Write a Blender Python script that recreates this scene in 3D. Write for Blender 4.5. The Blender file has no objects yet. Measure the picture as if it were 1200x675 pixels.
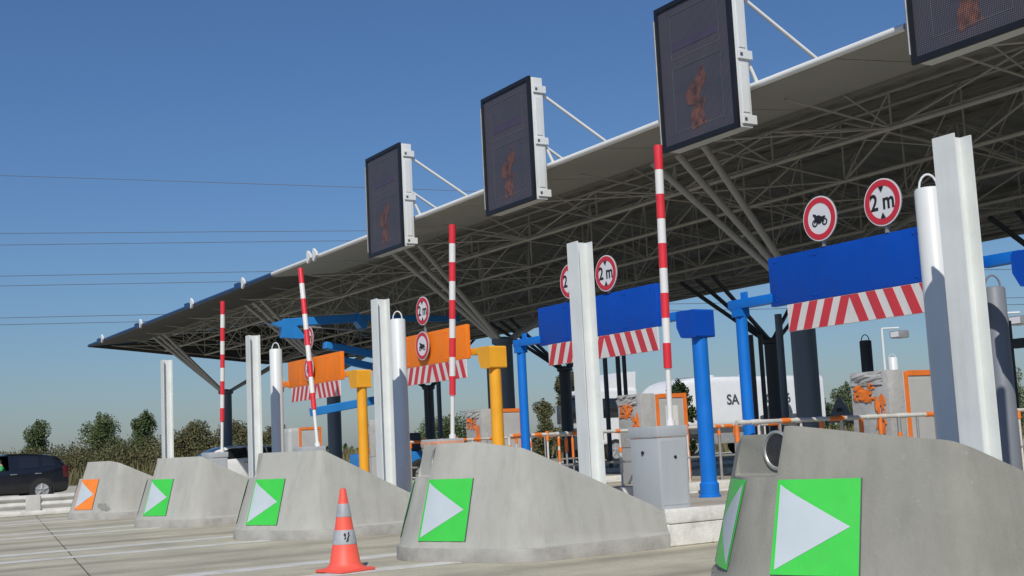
import bpy, bmesh, math, random
import numpy as np
from mathutils import Vector, Matrix
random.seed(7); rng = np.random.default_rng(7)
S = bpy.context.scene; C = S.collection
R = math.radians

# ---------------------------------------------------------------- camera, sky, sun, exposure
FPX, YAW, PITCH, ROLL, EYE = 1463.6, R(31.66), R(7.03), R(2.817), 1.05
_d = Vector((-math.cos(YAW), math.sin(YAW), 0)); _r = Vector((math.sin(YAW), math.cos(YAW), 0)); _u = Vector((0, 0, 1))
CF = _d*math.cos(PITCH) + _u*math.sin(PITCH); CU0 = _u*math.cos(PITCH) - _d*math.sin(PITCH)
CR = _r*math.cos(ROLL) - CU0*math.sin(ROLL); CU = CU0*math.cos(ROLL) + _r*math.sin(ROLL)
CO = Vector((0, 0, EYE))
cam_d = bpy.data.cameras.new('camera'); cam = bpy.data.objects.new('camera', cam_d); C.objects.link(cam)
cam_d.sensor_width = 36; cam_d.lens = FPX/1200*36; cam_d.clip_end = 5000; cam_d.clip_start = .05
m = Matrix((CR, CU, -CF)).transposed().to_4x4(); m.translation = CO; cam.matrix_world = m
S.camera = cam

def at(x, y, X=None, Y=None, Z=None):
    """photo pixel (1200x675) on a world plane"""
    d = CF + CR*(x-600)/FPX - CU*(y-337.5)/FPX
    t = X/d.x if X is not None else Y/d.y if Y is not None else (Z-EYE)/d.z
    return CO + d*t

SUN_AZ = Vector((.79, -.61, 0)).normalized(); SUN_EL = R(42)
sdir = SUN_AZ*math.cos(SUN_EL) + _u*math.sin(SUN_EL)
W = bpy.data.worlds.new('World'); S.world = W; W.use_nodes = True
nt = W.node_tree; bg = nt.nodes['Background']; sky = nt.nodes.new('ShaderNodeTexSky')
sky.sky_type = 'NISHITA'; sky.sun_disc = False; sky.sun_elevation = SUN_EL
sky.sun_rotation = math.atan2(SUN_AZ.x, SUN_AZ.y)
sky.air_density = 1.3; sky.dust_density = .5; sky.ozone_density = 9.5; sky.altitude = 0
tn = nt.nodes.new('ShaderNodeMix'); tn.data_type = 'RGBA'; tn.blend_type = 'MULTIPLY'; tn.inputs[0].default_value = 1; tn.inputs[7].default_value = (.77, .83, .95, 1)
nt.links.new(sky.outputs[0], tn.inputs[6]); nt.links.new(tn.outputs[2], bg.inputs[0]); bg.inputs[1].default_value = .081
sl = bpy.data.lights.new('sun', 'SUN'); sl.energy = 3.6; sl.angle = R(.53); sl.color = (1, .95, .87)
so = bpy.data.objects.new('sun', sl); C.objects.link(so)
so.rotation_euler = (-sdir).to_track_quat('-Z', 'Y').to_euler(); so.location = (20, -20, 30)
S.view_settings.view_transform = 'Standard'; S.view_settings.look = 'None'
S.view_settings.exposure = 0; S.view_settings.gamma = 1; S.view_settings.use_curve_mapping = False
S.render.resolution_x = 1024; S.render.resolution_y = 576

# ---------------------------------------------------------------- materials
MATS = {}
def mat(name, col, rough=.55, metal=0, var=.12, vs=3.0, bump=0.0, bs=60, stain=0.0, stain_col=(.05, .045, .04),
        ss=1.2, streak=False, drip=0.0, spec=.5, scratch=0.0, scratch_col=(.3, .28, .26), stretch=None, lumps=0.0):
    M = bpy.data.materials.new(name); M.use_nodes = True; n = M.node_tree.nodes; L = M.node_tree.links
    p = n['Principled BSDF']; p.inputs['Roughness'].default_value = rough; p.inputs['Metallic'].default_value = metal
    p.inputs['Specular IOR Level'].default_value = spec
    g = n.new('ShaderNodeNewGeometry')
    def noise(scale, detail=5, vec=None, rg=.6):
        t = n.new('ShaderNodeTexNoise'); t.inputs['Scale'].default_value = scale; t.inputs['Detail'].default_value = detail
        t.inputs['Roughness'].default_value = rg; L.new(vec or g.outputs['Position'], t.inputs['Vector']); return t.outputs[0]
    def ramp(src, a, b, va=0, vb=1):
        r = n.new('ShaderNodeMapRange'); r.inputs[1].default_value = a; r.inputs[2].default_value = b
        r.inputs[3].default_value = va; r.inputs[4].default_value = vb; L.new(src, r.inputs[0]); return r.outputs[0]
    def mix(fac, a, b, mode='MIX'):
        x = n.new('ShaderNodeMix'); x.data_type = 'RGBA'; x.blend_type = mode
        if isinstance(fac, float): x.inputs[0].default_value = fac
        else: L.new(fac, x.inputs[0])
        for i, v in ((6, a), (7, b)):
            if isinstance(v, tuple): x.inputs[i].default_value = (*v, 1)
            else: L.new(v, x.inputs[i])
        return x.outputs[2]
    vec = None
    if stretch:
        v = n.new('ShaderNodeVectorMath'); v.operation = 'MULTIPLY'; v.inputs[1].default_value = stretch
        L.new(g.outputs['Position'], v.inputs[0]); vec = v.outputs[0]
    nz = noise(vs, 6, vec)
    c = mix(ramp(nz, .3, .7), tuple(x*(1-var) for x in col), tuple(min(1, x*(1+var)) for x in col))
    if stain:
        sv = None
        if streak:
            v = n.new('ShaderNodeVectorMath'); v.operation = 'MULTIPLY'; v.inputs[1].default_value = (6, 6, .5)
            L.new(g.outputs['Position'], v.inputs[0]); sv = v.outputs[0]
        c = mix(ramp(noise(ss, 7, sv, .68), .5, .78, 0, stain), c, stain_col)
    if drip:
        v = n.new('ShaderNodeVectorMath'); v.operation = 'MULTIPLY'; v.inputs[1].default_value = (7, 7, .55)
        L.new(g.outputs['Position'], v.inputs[0])
        c = mix(ramp(noise(1.3, 6, v.outputs[0], .65), .48, .72, 0, drip), c, stain_col)
    if scratch:
        c = mix(ramp(noise(vs*9, 8, None, .75), .62, .68, 0, scratch), c, scratch_col)
    L.new(c, p.inputs['Base Color'])
    L.new(ramp(nz, .3, .7, max(0, rough-.07), min(1, rough+.1)), p.inputs['Roughness'])
    if bump:
        b = n.new('ShaderNodeBump'); b.inputs['Strength'].default_value = bump; b.inputs['Distance'].default_value = .01
        h = noise(bs, 4)
        if lumps:
            a = n.new('ShaderNodeMath'); a.operation = 'MULTIPLY_ADD'; L.new(noise(bs*.12, 4), a.inputs[0]); a.inputs[1].default_value = lumps; L.new(h, a.inputs[2]); h = a.outputs[0]
        L.new(h, b.inputs['Height']); L.new(b.outputs[0], p.inputs['Normal'])
    MATS[name] = M; return M

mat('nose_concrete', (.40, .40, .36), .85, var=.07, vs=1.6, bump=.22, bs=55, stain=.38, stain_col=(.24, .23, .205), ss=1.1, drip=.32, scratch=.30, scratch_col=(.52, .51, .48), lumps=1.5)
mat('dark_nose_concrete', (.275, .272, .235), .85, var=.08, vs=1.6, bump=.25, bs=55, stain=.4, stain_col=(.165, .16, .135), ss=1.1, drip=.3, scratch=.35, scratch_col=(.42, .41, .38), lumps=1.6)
mat('plinth_concrete', (.36, .35, .32), .9, var=.15, vs=4, bump=.5, bs=50, stain=.55, stain_col=(.12, .11, .10), ss=2.5, scratch=.5, scratch_col=(.5, .48, .44))
mat('slab_concrete', (.475, .445, .335), .9, var=.20, vs=1.6, bump=.4, bs=90, stain=.42, stain_col=(.21, .185, .15), ss=.8, stretch=(1.3, .8, 1), scratch=.5, scratch_col=(.52, .48, .39))
mat('joint_filler', (.06, .055, .05), .95, var=.2)
mat('road_paint', (.62, .61, .57), .8, var=.1, vs=5, bump=.3, bs=90, stain=.7, stain_col=(.34, .31, .26), ss=2.2, scratch=.8, scratch_col=(.36, .33, .27))
mat('platform_concrete', (.43, .39, .31), .9, var=.16, vs=2, bump=.4, bs=60, stain=.5, stain_col=(.15, .14, .12), ss=1.6)
mat('kerb_white', (.74, .73, .68), .85, var=.14, vs=5, bump=.6, bs=40, stain=.7, stain_col=(.28, .25, .21), ss=3.5, scratch=.7, scratch_col=(.34, .32, .28))
mat('scuff_dark', (.13, .125, .115), .9, var=.3, vs=20)
mat('scuff_grey', (.24, .24, .225), .9, var=.2, vs=12)
mat('scuff_white', (.60, .60, .57), .85, var=.1, vs=20)
mat('green_foil', (.055, .58, .07), .42, var=.05, stain=.22, scratch=.22, scratch_col=(.5, .55, .45), bump=.08, bs=30, stain_col=(.1, .3, .1), ss=5)
mat('orange_foil', (.90, .24, .03), .45, var=.05, stain=.22, scratch=.22, scratch_col=(.5, .55, .45), bump=.08, bs=30, ss=5)
mat('grey_foil', (.50, .565, .60), .5, var=.04)
mat('lamp_dark', (.03, .03, .033), .3, var=.5, vs=60, bump=.6, bs=120)
mat('lamp_rim', (.55, .54, .5), .4, metal=.6)
mat('white_steel', (.71, .74, .72), .42, var=.05, vs=4, bump=.08, bs=20, stain=.42, stain_col=(.45, .43, .38), ss=1.0, streak=True)
mat('white_paint', (.68, .70, .69), .4, var=.03, stain=.15, stain_col=(.45, .43, .38), ss=2, streak=True)
mat('gray_bollard', (.19, .21, .24), .5, var=.05, stain=.1)
mat('shaded_bollard', (.07, .078, .09), .5, var=.06)  # shade under the roof put into the far bollard's colour
mat('red_band', (.70, .03, .045), .4, var=.06, stain=.08)
mat('white_band', (.74, .73, .71), .45, var=.03, stain=.08, stain_col=(.4, .35, .33))
mat('cabinet_gray', (.42, .45, .47), .5, var=.04, vs=2, bump=.03, bs=25, stain=.16, stain_col=(.2, .2, .2), ss=2, streak=True)
mat('blue_paint', (.001, .068, .43), .48, spec=.3, var=.07, vs=2.5, bump=.04, bs=18, stain=.35, stain_col=(.012, .05, .22), ss=2.2, streak=True, scratch=.2, scratch_col=(.08, .16, .4))
mat('blue_post_paint', (.006, .165, .61), .42, spec=.35, var=.07, vs=2.5, bump=.04, bs=18, stain=.16, stain_col=(.02, .10, .34), ss=2.5, streak=True, scratch=.25, scratch_col=(.25, .3, .36))
mat('orange_paint', (.92, .22, .015), .48, spec=.3, var=.06, vs=2.5, stain=.32, stain_col=(.5, .15, .04), ss=2.2, streak=True, scratch=.2, scratch_col=(.75, .34, .14))
mat('yellow_paint', (.86, .40, .03), .48, spec=.3, var=.07, vs=2.5, stain=.18, stain_col=(.4, .18, .03), ss=2.5, streak=True)
mat('stripe_white', (.70, .68, .66), .5, var=.04, stain=.3, stain_col=(.4, .36, .34), ss=4, streak=True)
mat('stripe_red', (.60, .045, .06), .45, var=.06, stain=.15)
mat('sign_red', (.58, .03, .05), .4, var=.03)
mat('sign_white', (.72, .72, .74), .42, var=.02)
mat('sign_black', (.015, .015, .017), .5, var=.02)
mat('sign_back', (.32, .33, .34), .5, metal=.3)
mat('black_frame', (.012, .012, .015), .4, var=.1)
mat('dark_steel', (.075, .085, .098), .5, var=.12, stain=.2)
mat('column_gray', (.115, .15, .19), .5, var=.06, vs=2, stain=.2, streak=True)
mat('truss_steel', (.42, .415, .385), .6, var=.14, vs=.6, stain=.25, stain_col=(.12, .1, .085), ss=.7)
mat('strut_steel', (.40, .39, .37), .55, var=.06, stain=.1)
mat('roof_under', (.235, .23, .205), .7, var=.12, vs=.5, stain=.3, stain_col=(.1, .09, .075), ss=.5)
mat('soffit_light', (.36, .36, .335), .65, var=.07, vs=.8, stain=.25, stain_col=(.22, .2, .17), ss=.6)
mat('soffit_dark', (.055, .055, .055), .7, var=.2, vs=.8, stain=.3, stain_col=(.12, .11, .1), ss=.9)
mat('edge_white', (.78, .78, .76), .45, var=.03)
mat('edge_blue', (.012, .055, .16), .45, var=.1)
mat('machine_gray', (.45, .46, .455), .55, var=.06, vs=3, stain=.15, stain_col=(.2, .2, .19), ss=2)
mat('plastic_wrap', (.46, .46, .45), .28, var=.1, vs=6, bump=.9, bs=14, spec=.6)
mat('tape_orange', (.82, .20, .03), .45, var=.1, vs=9, bump=.4, bs=40)
mat('tape_pale', (.66, .33, .22), .5, var=.2, vs=9, bump=.4, bs=40, stain=.5, stain_col=(.6, .56, .5), ss=6)
mat('tape_white', (.62, .60, .56), .5, var=.1, vs=9, bump=.4, bs=40)
mat('galvanised', (.40, .40, .39), .45, metal=.5, var=.12, vs=8)
mat('cone_orange', (.90, .115, .075), .5, var=.06, vs=6, stain=.3, stain_col=(.35, .08, .05), ss=7)
mat('cone_band', (.36, .38, .40), .55, var=.12, vs=9, stain=.5, stain_col=(.2, .2, .2), ss=8)
mat('black_car_paint', (.010, .012, .018), .16, var=.03, spec=.7)
mat('white_car_paint', (.74, .75, .76), .22, var=.02)
mat('car_glass', (.014, .016, .02), .06, var=.02, spec=.9)
mat('tyre', (.018, .018, .018), .85, var=.15)
mat('rim', (.42, .43, .44), .35, metal=.35, var=.1)
mat('tail_lamp', (.07, .008, .012), .2, var=.05)
mat('chrome', (.6, .6, .6), .2, metal=.9)
mat('truck_white', (.76, .77, .77), .35, var=.03, stain=.12, stain_col=(.5, .48, .45), streak=True)
mat('lettering', (.06, .07, .09), .5, var=.05)
mat('boom_blue', (.025, .23, .62), .4, var=.07, stain=.15, stain_col=(.02, .08, .22), ss=3)
mat('skin', (.45, .27, .19), .6, var=.06)
mat('green_shirt', (.04, .36, .11), .8, var=.08, bump=.2, bs=20)
mat('rail_white', (.58, .57, .53), .55, var=.14, vs=3, stain=.6, stain_col=(.33, .3, .26), ss=2.5)
mat('bark', (.07, .052, .036), .9, var=.25, vs=9, bump=.6, bs=20)
mat('dry_soil', (.20, .17, .10), .95, var=.25, vs=.4, bump=.3, bs=6, stain=.5, stain_col=(.07, .08, .03), ss=.25)
mat('cable', (.08, .09, .11), .5)
mat('paper', (.70, .70, .67), .7, var=.02)

def tyre_tracks():
    M = MATS['slab_concrete']; n = M.node_tree.nodes; L = M.node_tree.links; p = n['Principled BSDF']
    src = p.inputs['Base Color'].links[0].from_socket
    def math_(op, a, b=None, c=None):
        x = n.new('ShaderNodeMath'); x.operation = op
        for i, v in enumerate((a, b, c)):
            if v is None: continue
            if isinstance(v, (int, float)): x.inputs[i].default_value = v
            else: L.new(v, x.inputs[i])
        return x.outputs[0]
    g = n.new('ShaderNodeNewGeometry'); sp = n.new('ShaderNodeSeparateXYZ'); L.new(g.outputs['Position'], sp.inputs[0])
    v = n.new('ShaderNodeVectorMath'); v.operation = 'MULTIPLY'; v.inputs[1].default_value = (1.5, .22, 1); L.new(g.outputs['Position'], v.inputs[0])
    t = n.new('ShaderNodeTexNoise'); t.inputs['Scale'].default_value = 1.3; t.inputs['Detail'].default_value = 7; L.new(v.outputs[0], t.inputs['Vector'])
    fx = math_('FRACT', math_('DIVIDE', math_('SUBTRACT', sp.outputs[0], -10.73), 4.77))       # 0 at an island axis, .5 mid lane
    d = math_('ABSOLUTE', math_('SUBTRACT', math_('ABSOLUTE', math_('SUBTRACT', fx, .5)), .15))
    m1 = math_('SMOOTH_MIN', math_('MAXIMUM', math_('SUBTRACT', 1, math_('DIVIDE', d, .075)), 0), 1, .1)
    fac = math_('MULTIPLY', math_('MULTIPLY', m1, t.outputs[0]), .85)
    x = n.new('ShaderNodeMix'); x.data_type = 'RGBA'; L.new(fac, x.inputs[0]); L.new(src, x.inputs[6]); x.inputs[7].default_value = (.17, .155, .125, 1)
    t2 = n.new('ShaderNodeTexNoise'); t2.inputs['Scale'].default_value = 38; t2.inputs['Detail'].default_value = 5; t2.inputs['Roughness'].default_value = .75; L.new(g.outputs['Position'], t2.inputs['Vector'])
    y = n.new('ShaderNodeMix'); y.data_type = 'RGBA'; y.blend_type = 'MULTIPLY'; y.inputs[0].default_value = 1; L.new(x.outputs[2], y.inputs[6])
    r = n.new('ShaderNodeMapRange'); r.inputs[1].default_value = .3; r.inputs[2].default_value = .7; r.inputs[3].default_value = .80; r.inputs[4].default_value = 1.16; L.new(t2.outputs[0], r.inputs[0])
    cb = n.new('ShaderNodeCombineColor'); [L.new(r.outputs[0], cb.inputs[i]) for i in range(3)]; L.new(cb.outputs[0], y.inputs[7]); L.new(y.outputs[2], p.inputs['Base Color'])
tyre_tracks()
def leaf_mat(name, a, b, c2):
    M = bpy.data.materials.new(name); M.use_nodes = True; n = M.node_tree.nodes; L = M.node_tree.links
    p = n['Principled BSDF']; p.inputs['Roughness'].default_value = .6; p.inputs['Specular IOR Level'].default_value = .25
    g = n.new('ShaderNodeNewGeometry'); r = n.new('ShaderNodeValToRGB')
    e = r.color_ramp.elements; e[0].color = (*a, 1); e[1].color = (*b, 1); k = e.new(.55); k.color = (*c2, 1)
    t = n.new('ShaderNodeTexNoise'); t.inputs['Scale'].default_value = 1.1; L.new(g.outputs['Position'], t.inputs['Vector'])
    ad = n.new('ShaderNodeMath'); ad.operation = 'MULTIPLY_ADD'; L.new(t.outputs[0], ad.inputs[0]); ad.inputs[1].default_value = .9
    sc = n.new('ShaderNodeMath'); sc.operation = 'MULTIPLY_ADD'; L.new(g.outputs['Random Per Island'], sc.inputs[0]); sc.inputs[1].default_value = .6; sc.inputs[2].default_value = -.22
    L.new(sc.outputs[0], ad.inputs[2]); L.new(ad.outputs[0], r.inputs[0]); L.new(r.outputs[0], p.inputs['Base Color'])
    MATS[name] = M
leaf_mat('leaf_green', (.045, .072, .026), (.16, .19, .08), (.088, .12, .045))
leaf_mat('leaf_dark', (.014, .030, .009), (.05, .075, .022), (.026, .048, .014))
leaf_mat('leaf_dry', (.06, .070, .028), (.19, .165, .085), (.115, .112, .05))
leaf_mat('grass_dry', (.08, .085, .03), (.26, .21, .115), (.15, .135, .06))

def led_mat(name, on=None):
    M = bpy.data.materials.new(name); M.use_nodes = True; n = M.node_tree.nodes; L = M.node_tree.links
    p = n['Principled BSDF']; p.inputs['Roughness'].default_value = .55
    tc = n.new('ShaderNodeTexCoord'); v = n.new('ShaderNodeVectorMath'); v.operation = 'MULTIPLY'; v.inputs[1].default_value = (46, 0, 46)
    L.new(tc.outputs['Object'], v.inputs[0]); fr = n.new('ShaderNodeVectorMath'); fr.operation = 'FRACTION'; L.new(v.outputs[0], fr.inputs[0])
    sb = n.new('ShaderNodeVectorMath'); sb.operation = 'SUBTRACT'; sb.inputs[1].default_value = (.5, 0, .5); L.new(fr.outputs[0], sb.inputs[0])
    ln = n.new('ShaderNodeVectorMath'); ln.operation = 'LENGTH'; L.new(sb.outputs[0], ln.inputs[0])
    lt = n.new('ShaderNodeMath'); lt.operation = 'LESS_THAN'; lt.inputs[1].default_value = .36; L.new(ln.outputs['Value'], lt.inputs[0])
    nz = n.new('ShaderNodeTexNoise'); nz.inputs['Scale'].default_value = 2.2; L.new(tc.outputs['Object'], nz.inputs['Vector'])
    rp = n.new('ShaderNodeValToRGB'); e = rp.color_ramp.elements
    e[0].position = .35; e[1].position = .68
    e[0].color, e[1].color = (((.10, .105, .14, 1), (.14, .12, .155, 1)) if not on else ((*on, 1), tuple(x*1.3 for x in on)+(1,)))
    L.new(nz.outputs[0], rp.inputs[0])
    if name == 'led_orange':
        n2 = n.new('ShaderNodeTexNoise'); n2.inputs['Scale'].default_value = 9; n2.inputs['Detail'].default_value = 3; L.new(tc.outputs['Object'], n2.inputs['Vector'])
        mr = n.new('ShaderNodeMapRange'); mr.inputs[1].default_value = .36; mr.inputs[2].default_value = .58; mr.inputs[3].default_value = .25; L.new(n2.outputs[0], mr.inputs[0])
        ml = n.new('ShaderNodeMath'); ml.operation = 'MULTIPLY'; L.new(lt.outputs[0], ml.inputs[0]); L.new(mr.outputs[0], ml.inputs[1]); lt = ml
    mx = n.new('ShaderNodeMix'); mx.data_type = 'RGBA'; L.new(lt.outputs[0], mx.inputs[0]); mx.inputs[6].default_value = (.028, .028, .034, 1); L.new(rp.outputs[0], mx.inputs[7])
    L.new(mx.outputs[2], p.inputs['Base Color']); MATS[name] = M
led_mat('led_panel'); led_mat('led_orange', (.33, .125, .08)); led_mat('led_trace', (.13, .14, .15)); led_mat('led_violet', (.11, .08, .16))

# ---------------------------------------------------------------- mesh helpers
class MB:
    def __init__(s): s.bm = bmesh.new()
    def box(s, x0, x1, y0, y1, z0, z1, bev=0, seg=2, M=None):
        r = bmesh.ops.create_cube(s.bm, size=1)['verts']
        for v in r: v.co = Vector(((x0+x1)/2+v.co.x*(x1-x0), (y0+y1)/2+v.co.y*(y1-y0), (z0+z1)/2+v.co.z*(z1-z0)))
        if bev:
            es = list({e for v in r for e in v.link_edges})
            o = bmesh.ops.bevel(s.bm, geom=es, offset=bev, segments=seg, profile=.6, affect='EDGES')
            r = list({v for f in o['faces'] for v in f.verts} | {v for v in r if v.is_valid})
        if M is not None:
            for v in r: v.co = M @ v.co
        return s
    def tube(s, p, q, r, n=10, r2=None, cap=True):
        p = Vector(p); q = Vector(q); d = (q-p).normalized(); a = d.orthogonal().normalized(); b = d.cross(a)
        r2 = r if r2 is None else r2; A = []; B = []
        for i in range(n):
            t = 2*math.pi*i/n; o = a*math.cos(t)+b*math.sin(t)
            A.append(s.bm.verts.new(p+o*r)); B.append(s.bm.verts.new(q+o*r2))
        for i in range(n): s.bm.faces.new((A[i], A[(i+1) % n], B[(i+1) % n], B[i]))
        if cap: s.bm.faces.new(A[::-1]); s.bm.faces.new(B)
        return s
    def path(s, pts, r, n=8):
        for a, b in zip(pts[:-1], pts[1:]): s.tube(a, b, r, n)
        return s
    def lathe(s, prof, n=24, o=(0, 0, 0), axis='Z', close=True):
        o = Vector(o); rings = []
        def P(r, z, t):
            c, k = math.cos(t)*r, math.sin(t)*r
            return o + (Vector((c, k, z)) if axis == 'Z' else Vector((c, z, k)) if axis == 'Y' else Vector((z, c, k)))
        for r, z in prof: rings.append([s.bm.verts.new(P(r, z, 2*math.pi*i/n)) for i in range(n)])
        for A, B in zip(rings[:-1], rings[1:]):
            for i in range(n): s.bm.faces.new((A[i], A[(i+1) % n], B[(i+1) % n], B[i]))
        if close: s.bm.faces.new(rings[0][::-1]); s.bm.faces.new(rings[-1])
        return s
    def prism(s, poly, fn, d0, d1):
        A = [s.bm.verts.new(fn(x, y, d0)) for x, y in poly]; B = [s.bm.verts.new(fn(x, y, d1)) for x, y in poly]; n = len(poly)
        for i in range(n): s.bm.faces.new((A[i], A[(i+1) % n], B[(i+1) % n], B[i]))
        s.bm.faces.new(A[::-1]); s.bm.faces.new(B); return s
    def ring(s, ro, ri, d0, d1, o, n=32):           # annulus facing -Y
        o = Vector(o); f = lambda r, t, d: o+Vector((math.cos(t)*r, d, math.sin(t)*r))
        V = [[s.bm.verts.new(f(r, 2*math.pi*i/n, d)) for i in range(n)] for r, d in ((ro, d0), (ri, d0), (ri, d1), (ro, d1))]
        for k in range(4):
            A, B = V[k], V[(k+1) % 4]
            for i in range(n): s.bm.faces.new((A[i], A[(i+1) % n], B[(i+1) % n], B[i]))
        return s
    def mesh(s, name, material, smooth=35):
        bmesh.ops.recalc_face_normals(s.bm, faces=s.bm.faces[:])
        me = bpy.data.meshes.new(name); s.bm.to_mesh(me); s.bm.free(); me.materials.append(MATS[material])
        finish(me, smooth); return me
    def build(s, name, material, parent=None, smooth=35): return link(name, s.mesh(name, material, smooth), parent)
def finish(me, smooth=35):
    if smooth:
        me.polygons.foreach_set('use_smooth', [True]*len(me.polygons)); me.set_sharp_from_angle(angle=R(smooth))
    me.update()
def link(name, me, parent=None):
    o = bpy.data.objects.new(name, me); C.objects.link(o); o.parent = parent; return o
def raw(name, V, F, material, parent=None, smooth=0):
    me = bpy.data.meshes.new(name); me.from_pydata(V, [], F); me.materials.append(MATS[material]); finish(me, smooth); return link(name, me, parent)
def tag(o, label, cat, group=None, kind=None):
    if label: o['label'] = label
    if cat: o['category'] = cat
    if group: o['group'] = group
    if kind: o['kind'] = kind
    return o
def thing(name, label, cat, loc=(0, 0, 0), rz=0, group=None):
    o = bpy.data.objects.new(name, None); C.objects.link(o); o.location = loc; o.rotation_euler = (0, 0, rz); o.empty_display_size = .2
    return tag(o, label, cat, group)
def children(o): return [c for c in bpy.data.objects if c.parent == o]
def copy_tree(o, parent=None):
    c = o.copy(); C.objects.link(c); c.parent = parent
    for ch in children(o): copy_tree(ch, c)
    return c
def text_mesh(txt, size, depth=.002):
    cu = bpy.data.curves.new('lettering', 'FONT'); cu.body = txt; cu.size = size; cu.extrude = depth; cu.offset = size*.022; cu.align_x = 'CENTER'; cu.align_y = 'CENTER'
    o = bpy.data.objects.new('lettering', cu); C.objects.link(o)
    me = bpy.data.meshes.new_from_object(o.evaluated_get(bpy.context.evaluated_depsgraph_get())); bpy.data.objects.remove(o); bpy.data.curves.remove(cu); return me
def frontY(x, z, y): return Vector((x, y, z))

XC = lambda k: -10.47 - 4.77*(k-1); NX = -.26
NTH = ['nearest', 'second', 'third', 'fourth', 'farthest']

# ---------------------------------------------------------------- setting: ground, pavement, markings
def sheet(name, x0, x1, y0, y1, z, material, kind='structure', n=1):
    V = [(x0+(x1-x0)*i/n, y0+(y1-y0)*j/n, z) for j in range(n+1) for i in range(n+1)]
    F = [(j*(n+1)+i, j*(n+1)+i+1, (j+1)*(n+1)+i+1, (j+1)*(n+1)+i) for j in range(n) for i in range(n)]
    o = raw(name, V, F, material); o['kind'] = kind; return o
sheet('ground', -1500, 1500, -1500, 1500, -.05, 'dry_soil')
pav = sheet('pavement', -64, 12, -12, 62, -.012, 'joint_filler')
tY = lambda X: 2.8 - .157*(X+12.39)
g = .009
for k in range(-2, 12):
    xa, xb = XC(k)-4.77+g, XC(k)-g
    xa = max(xa, -63.9)
    for j in range(-2, 9):
        q = [(xa, tY(xa)+j*5.6+g), (xb, tY(xb)+j*5.6+g), (xb, tY(xb)+(j+1)*5.6-g), (xa, tY(xa)+(j+1)*5.6-g)]
        MB().prism(q, lambda x, y, d: Vector((x, y, d)), -.03, 0).build('slab', 'slab_concrete', pav, 0)
# painted lines running up to each nose
for k in range(0, 6):
    for dx, w, y1 in ((-.66, .30, 5.75), (.60, .26, 5.55)):
        y1 = y1 - .05 if k < 5 else 8
        MB().prism([(XC(k)+NX+dx*.62-w/2, -9), (XC(k)+NX+dx*.62+w/2, -9), (XC(k)+NX+dx+w/2, y1), (XC(k)+NX+dx-w/2, y1)], lambda x, y, d: Vector((x, y, d)), .002, .005).build('painted_line', 'road_paint', pav, 0)

# ---------------------------------------------------------------- toll islands: noses
# plan outline of a nose (x across, y back from the tip), swept round by arc length
_R = [(.12, .008), (.25, .045), (.45, .13), (.72, .25), (1.0, .36), (1.16, .45), (1.255, .55), (1.30, .67), (1.31, .78)]
_L = [(-.12, .012), (-.25, .06), (-.45, .18), (-.7, .36), (-.9, .54), (-1.07, .74), (-1.2, .98), (-1.28, 1.22), (-1.31, 1.45)]
_P = np.array(_L[::-1] + [(0, 0)] + _R); _t = np.r_[0, np.cumsum(np.hypot(*np.diff(_P, axis=0).T))]
_T = np.linspace(0, _t[-1], 400); OQ = np.column_stack([np.interp(_T, _t, _P[:, 0]), np.interp(_T, _t, _P[:, 1])])
for _ in range(60): OQ[1:-1] = .5*OQ[1:-1] + .25*(OQ[:-2]+OQ[2:])
_dd = np.gradient(OQ, axis=0); ON = np.column_stack([_dd[:, 1], -_dd[:, 0]]); ON /= np.linalg.norm(ON, axis=1)[:, None]
_i0 = int(np.argmin(OQ[:, 1])); OS = np.r_[0, np.cumsum(np.hypot(*np.diff(OQ, axis=0).T))]; OS = OS-OS[_i0]
TIP = 5.30
def nose_surface(u, z, off=0.0):
    q = [np.interp(u, OS, c_) for c_ in (OQ[:, 0], OQ[:, 1], ON[:, 0], ON[:, 1])]
    d = (.36-.16*abs(q[2]))*max(0, z-.13) - off
    return Vector((q[0]-q[2]*d, TIP+q[1]-q[3]*d, z))
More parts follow.
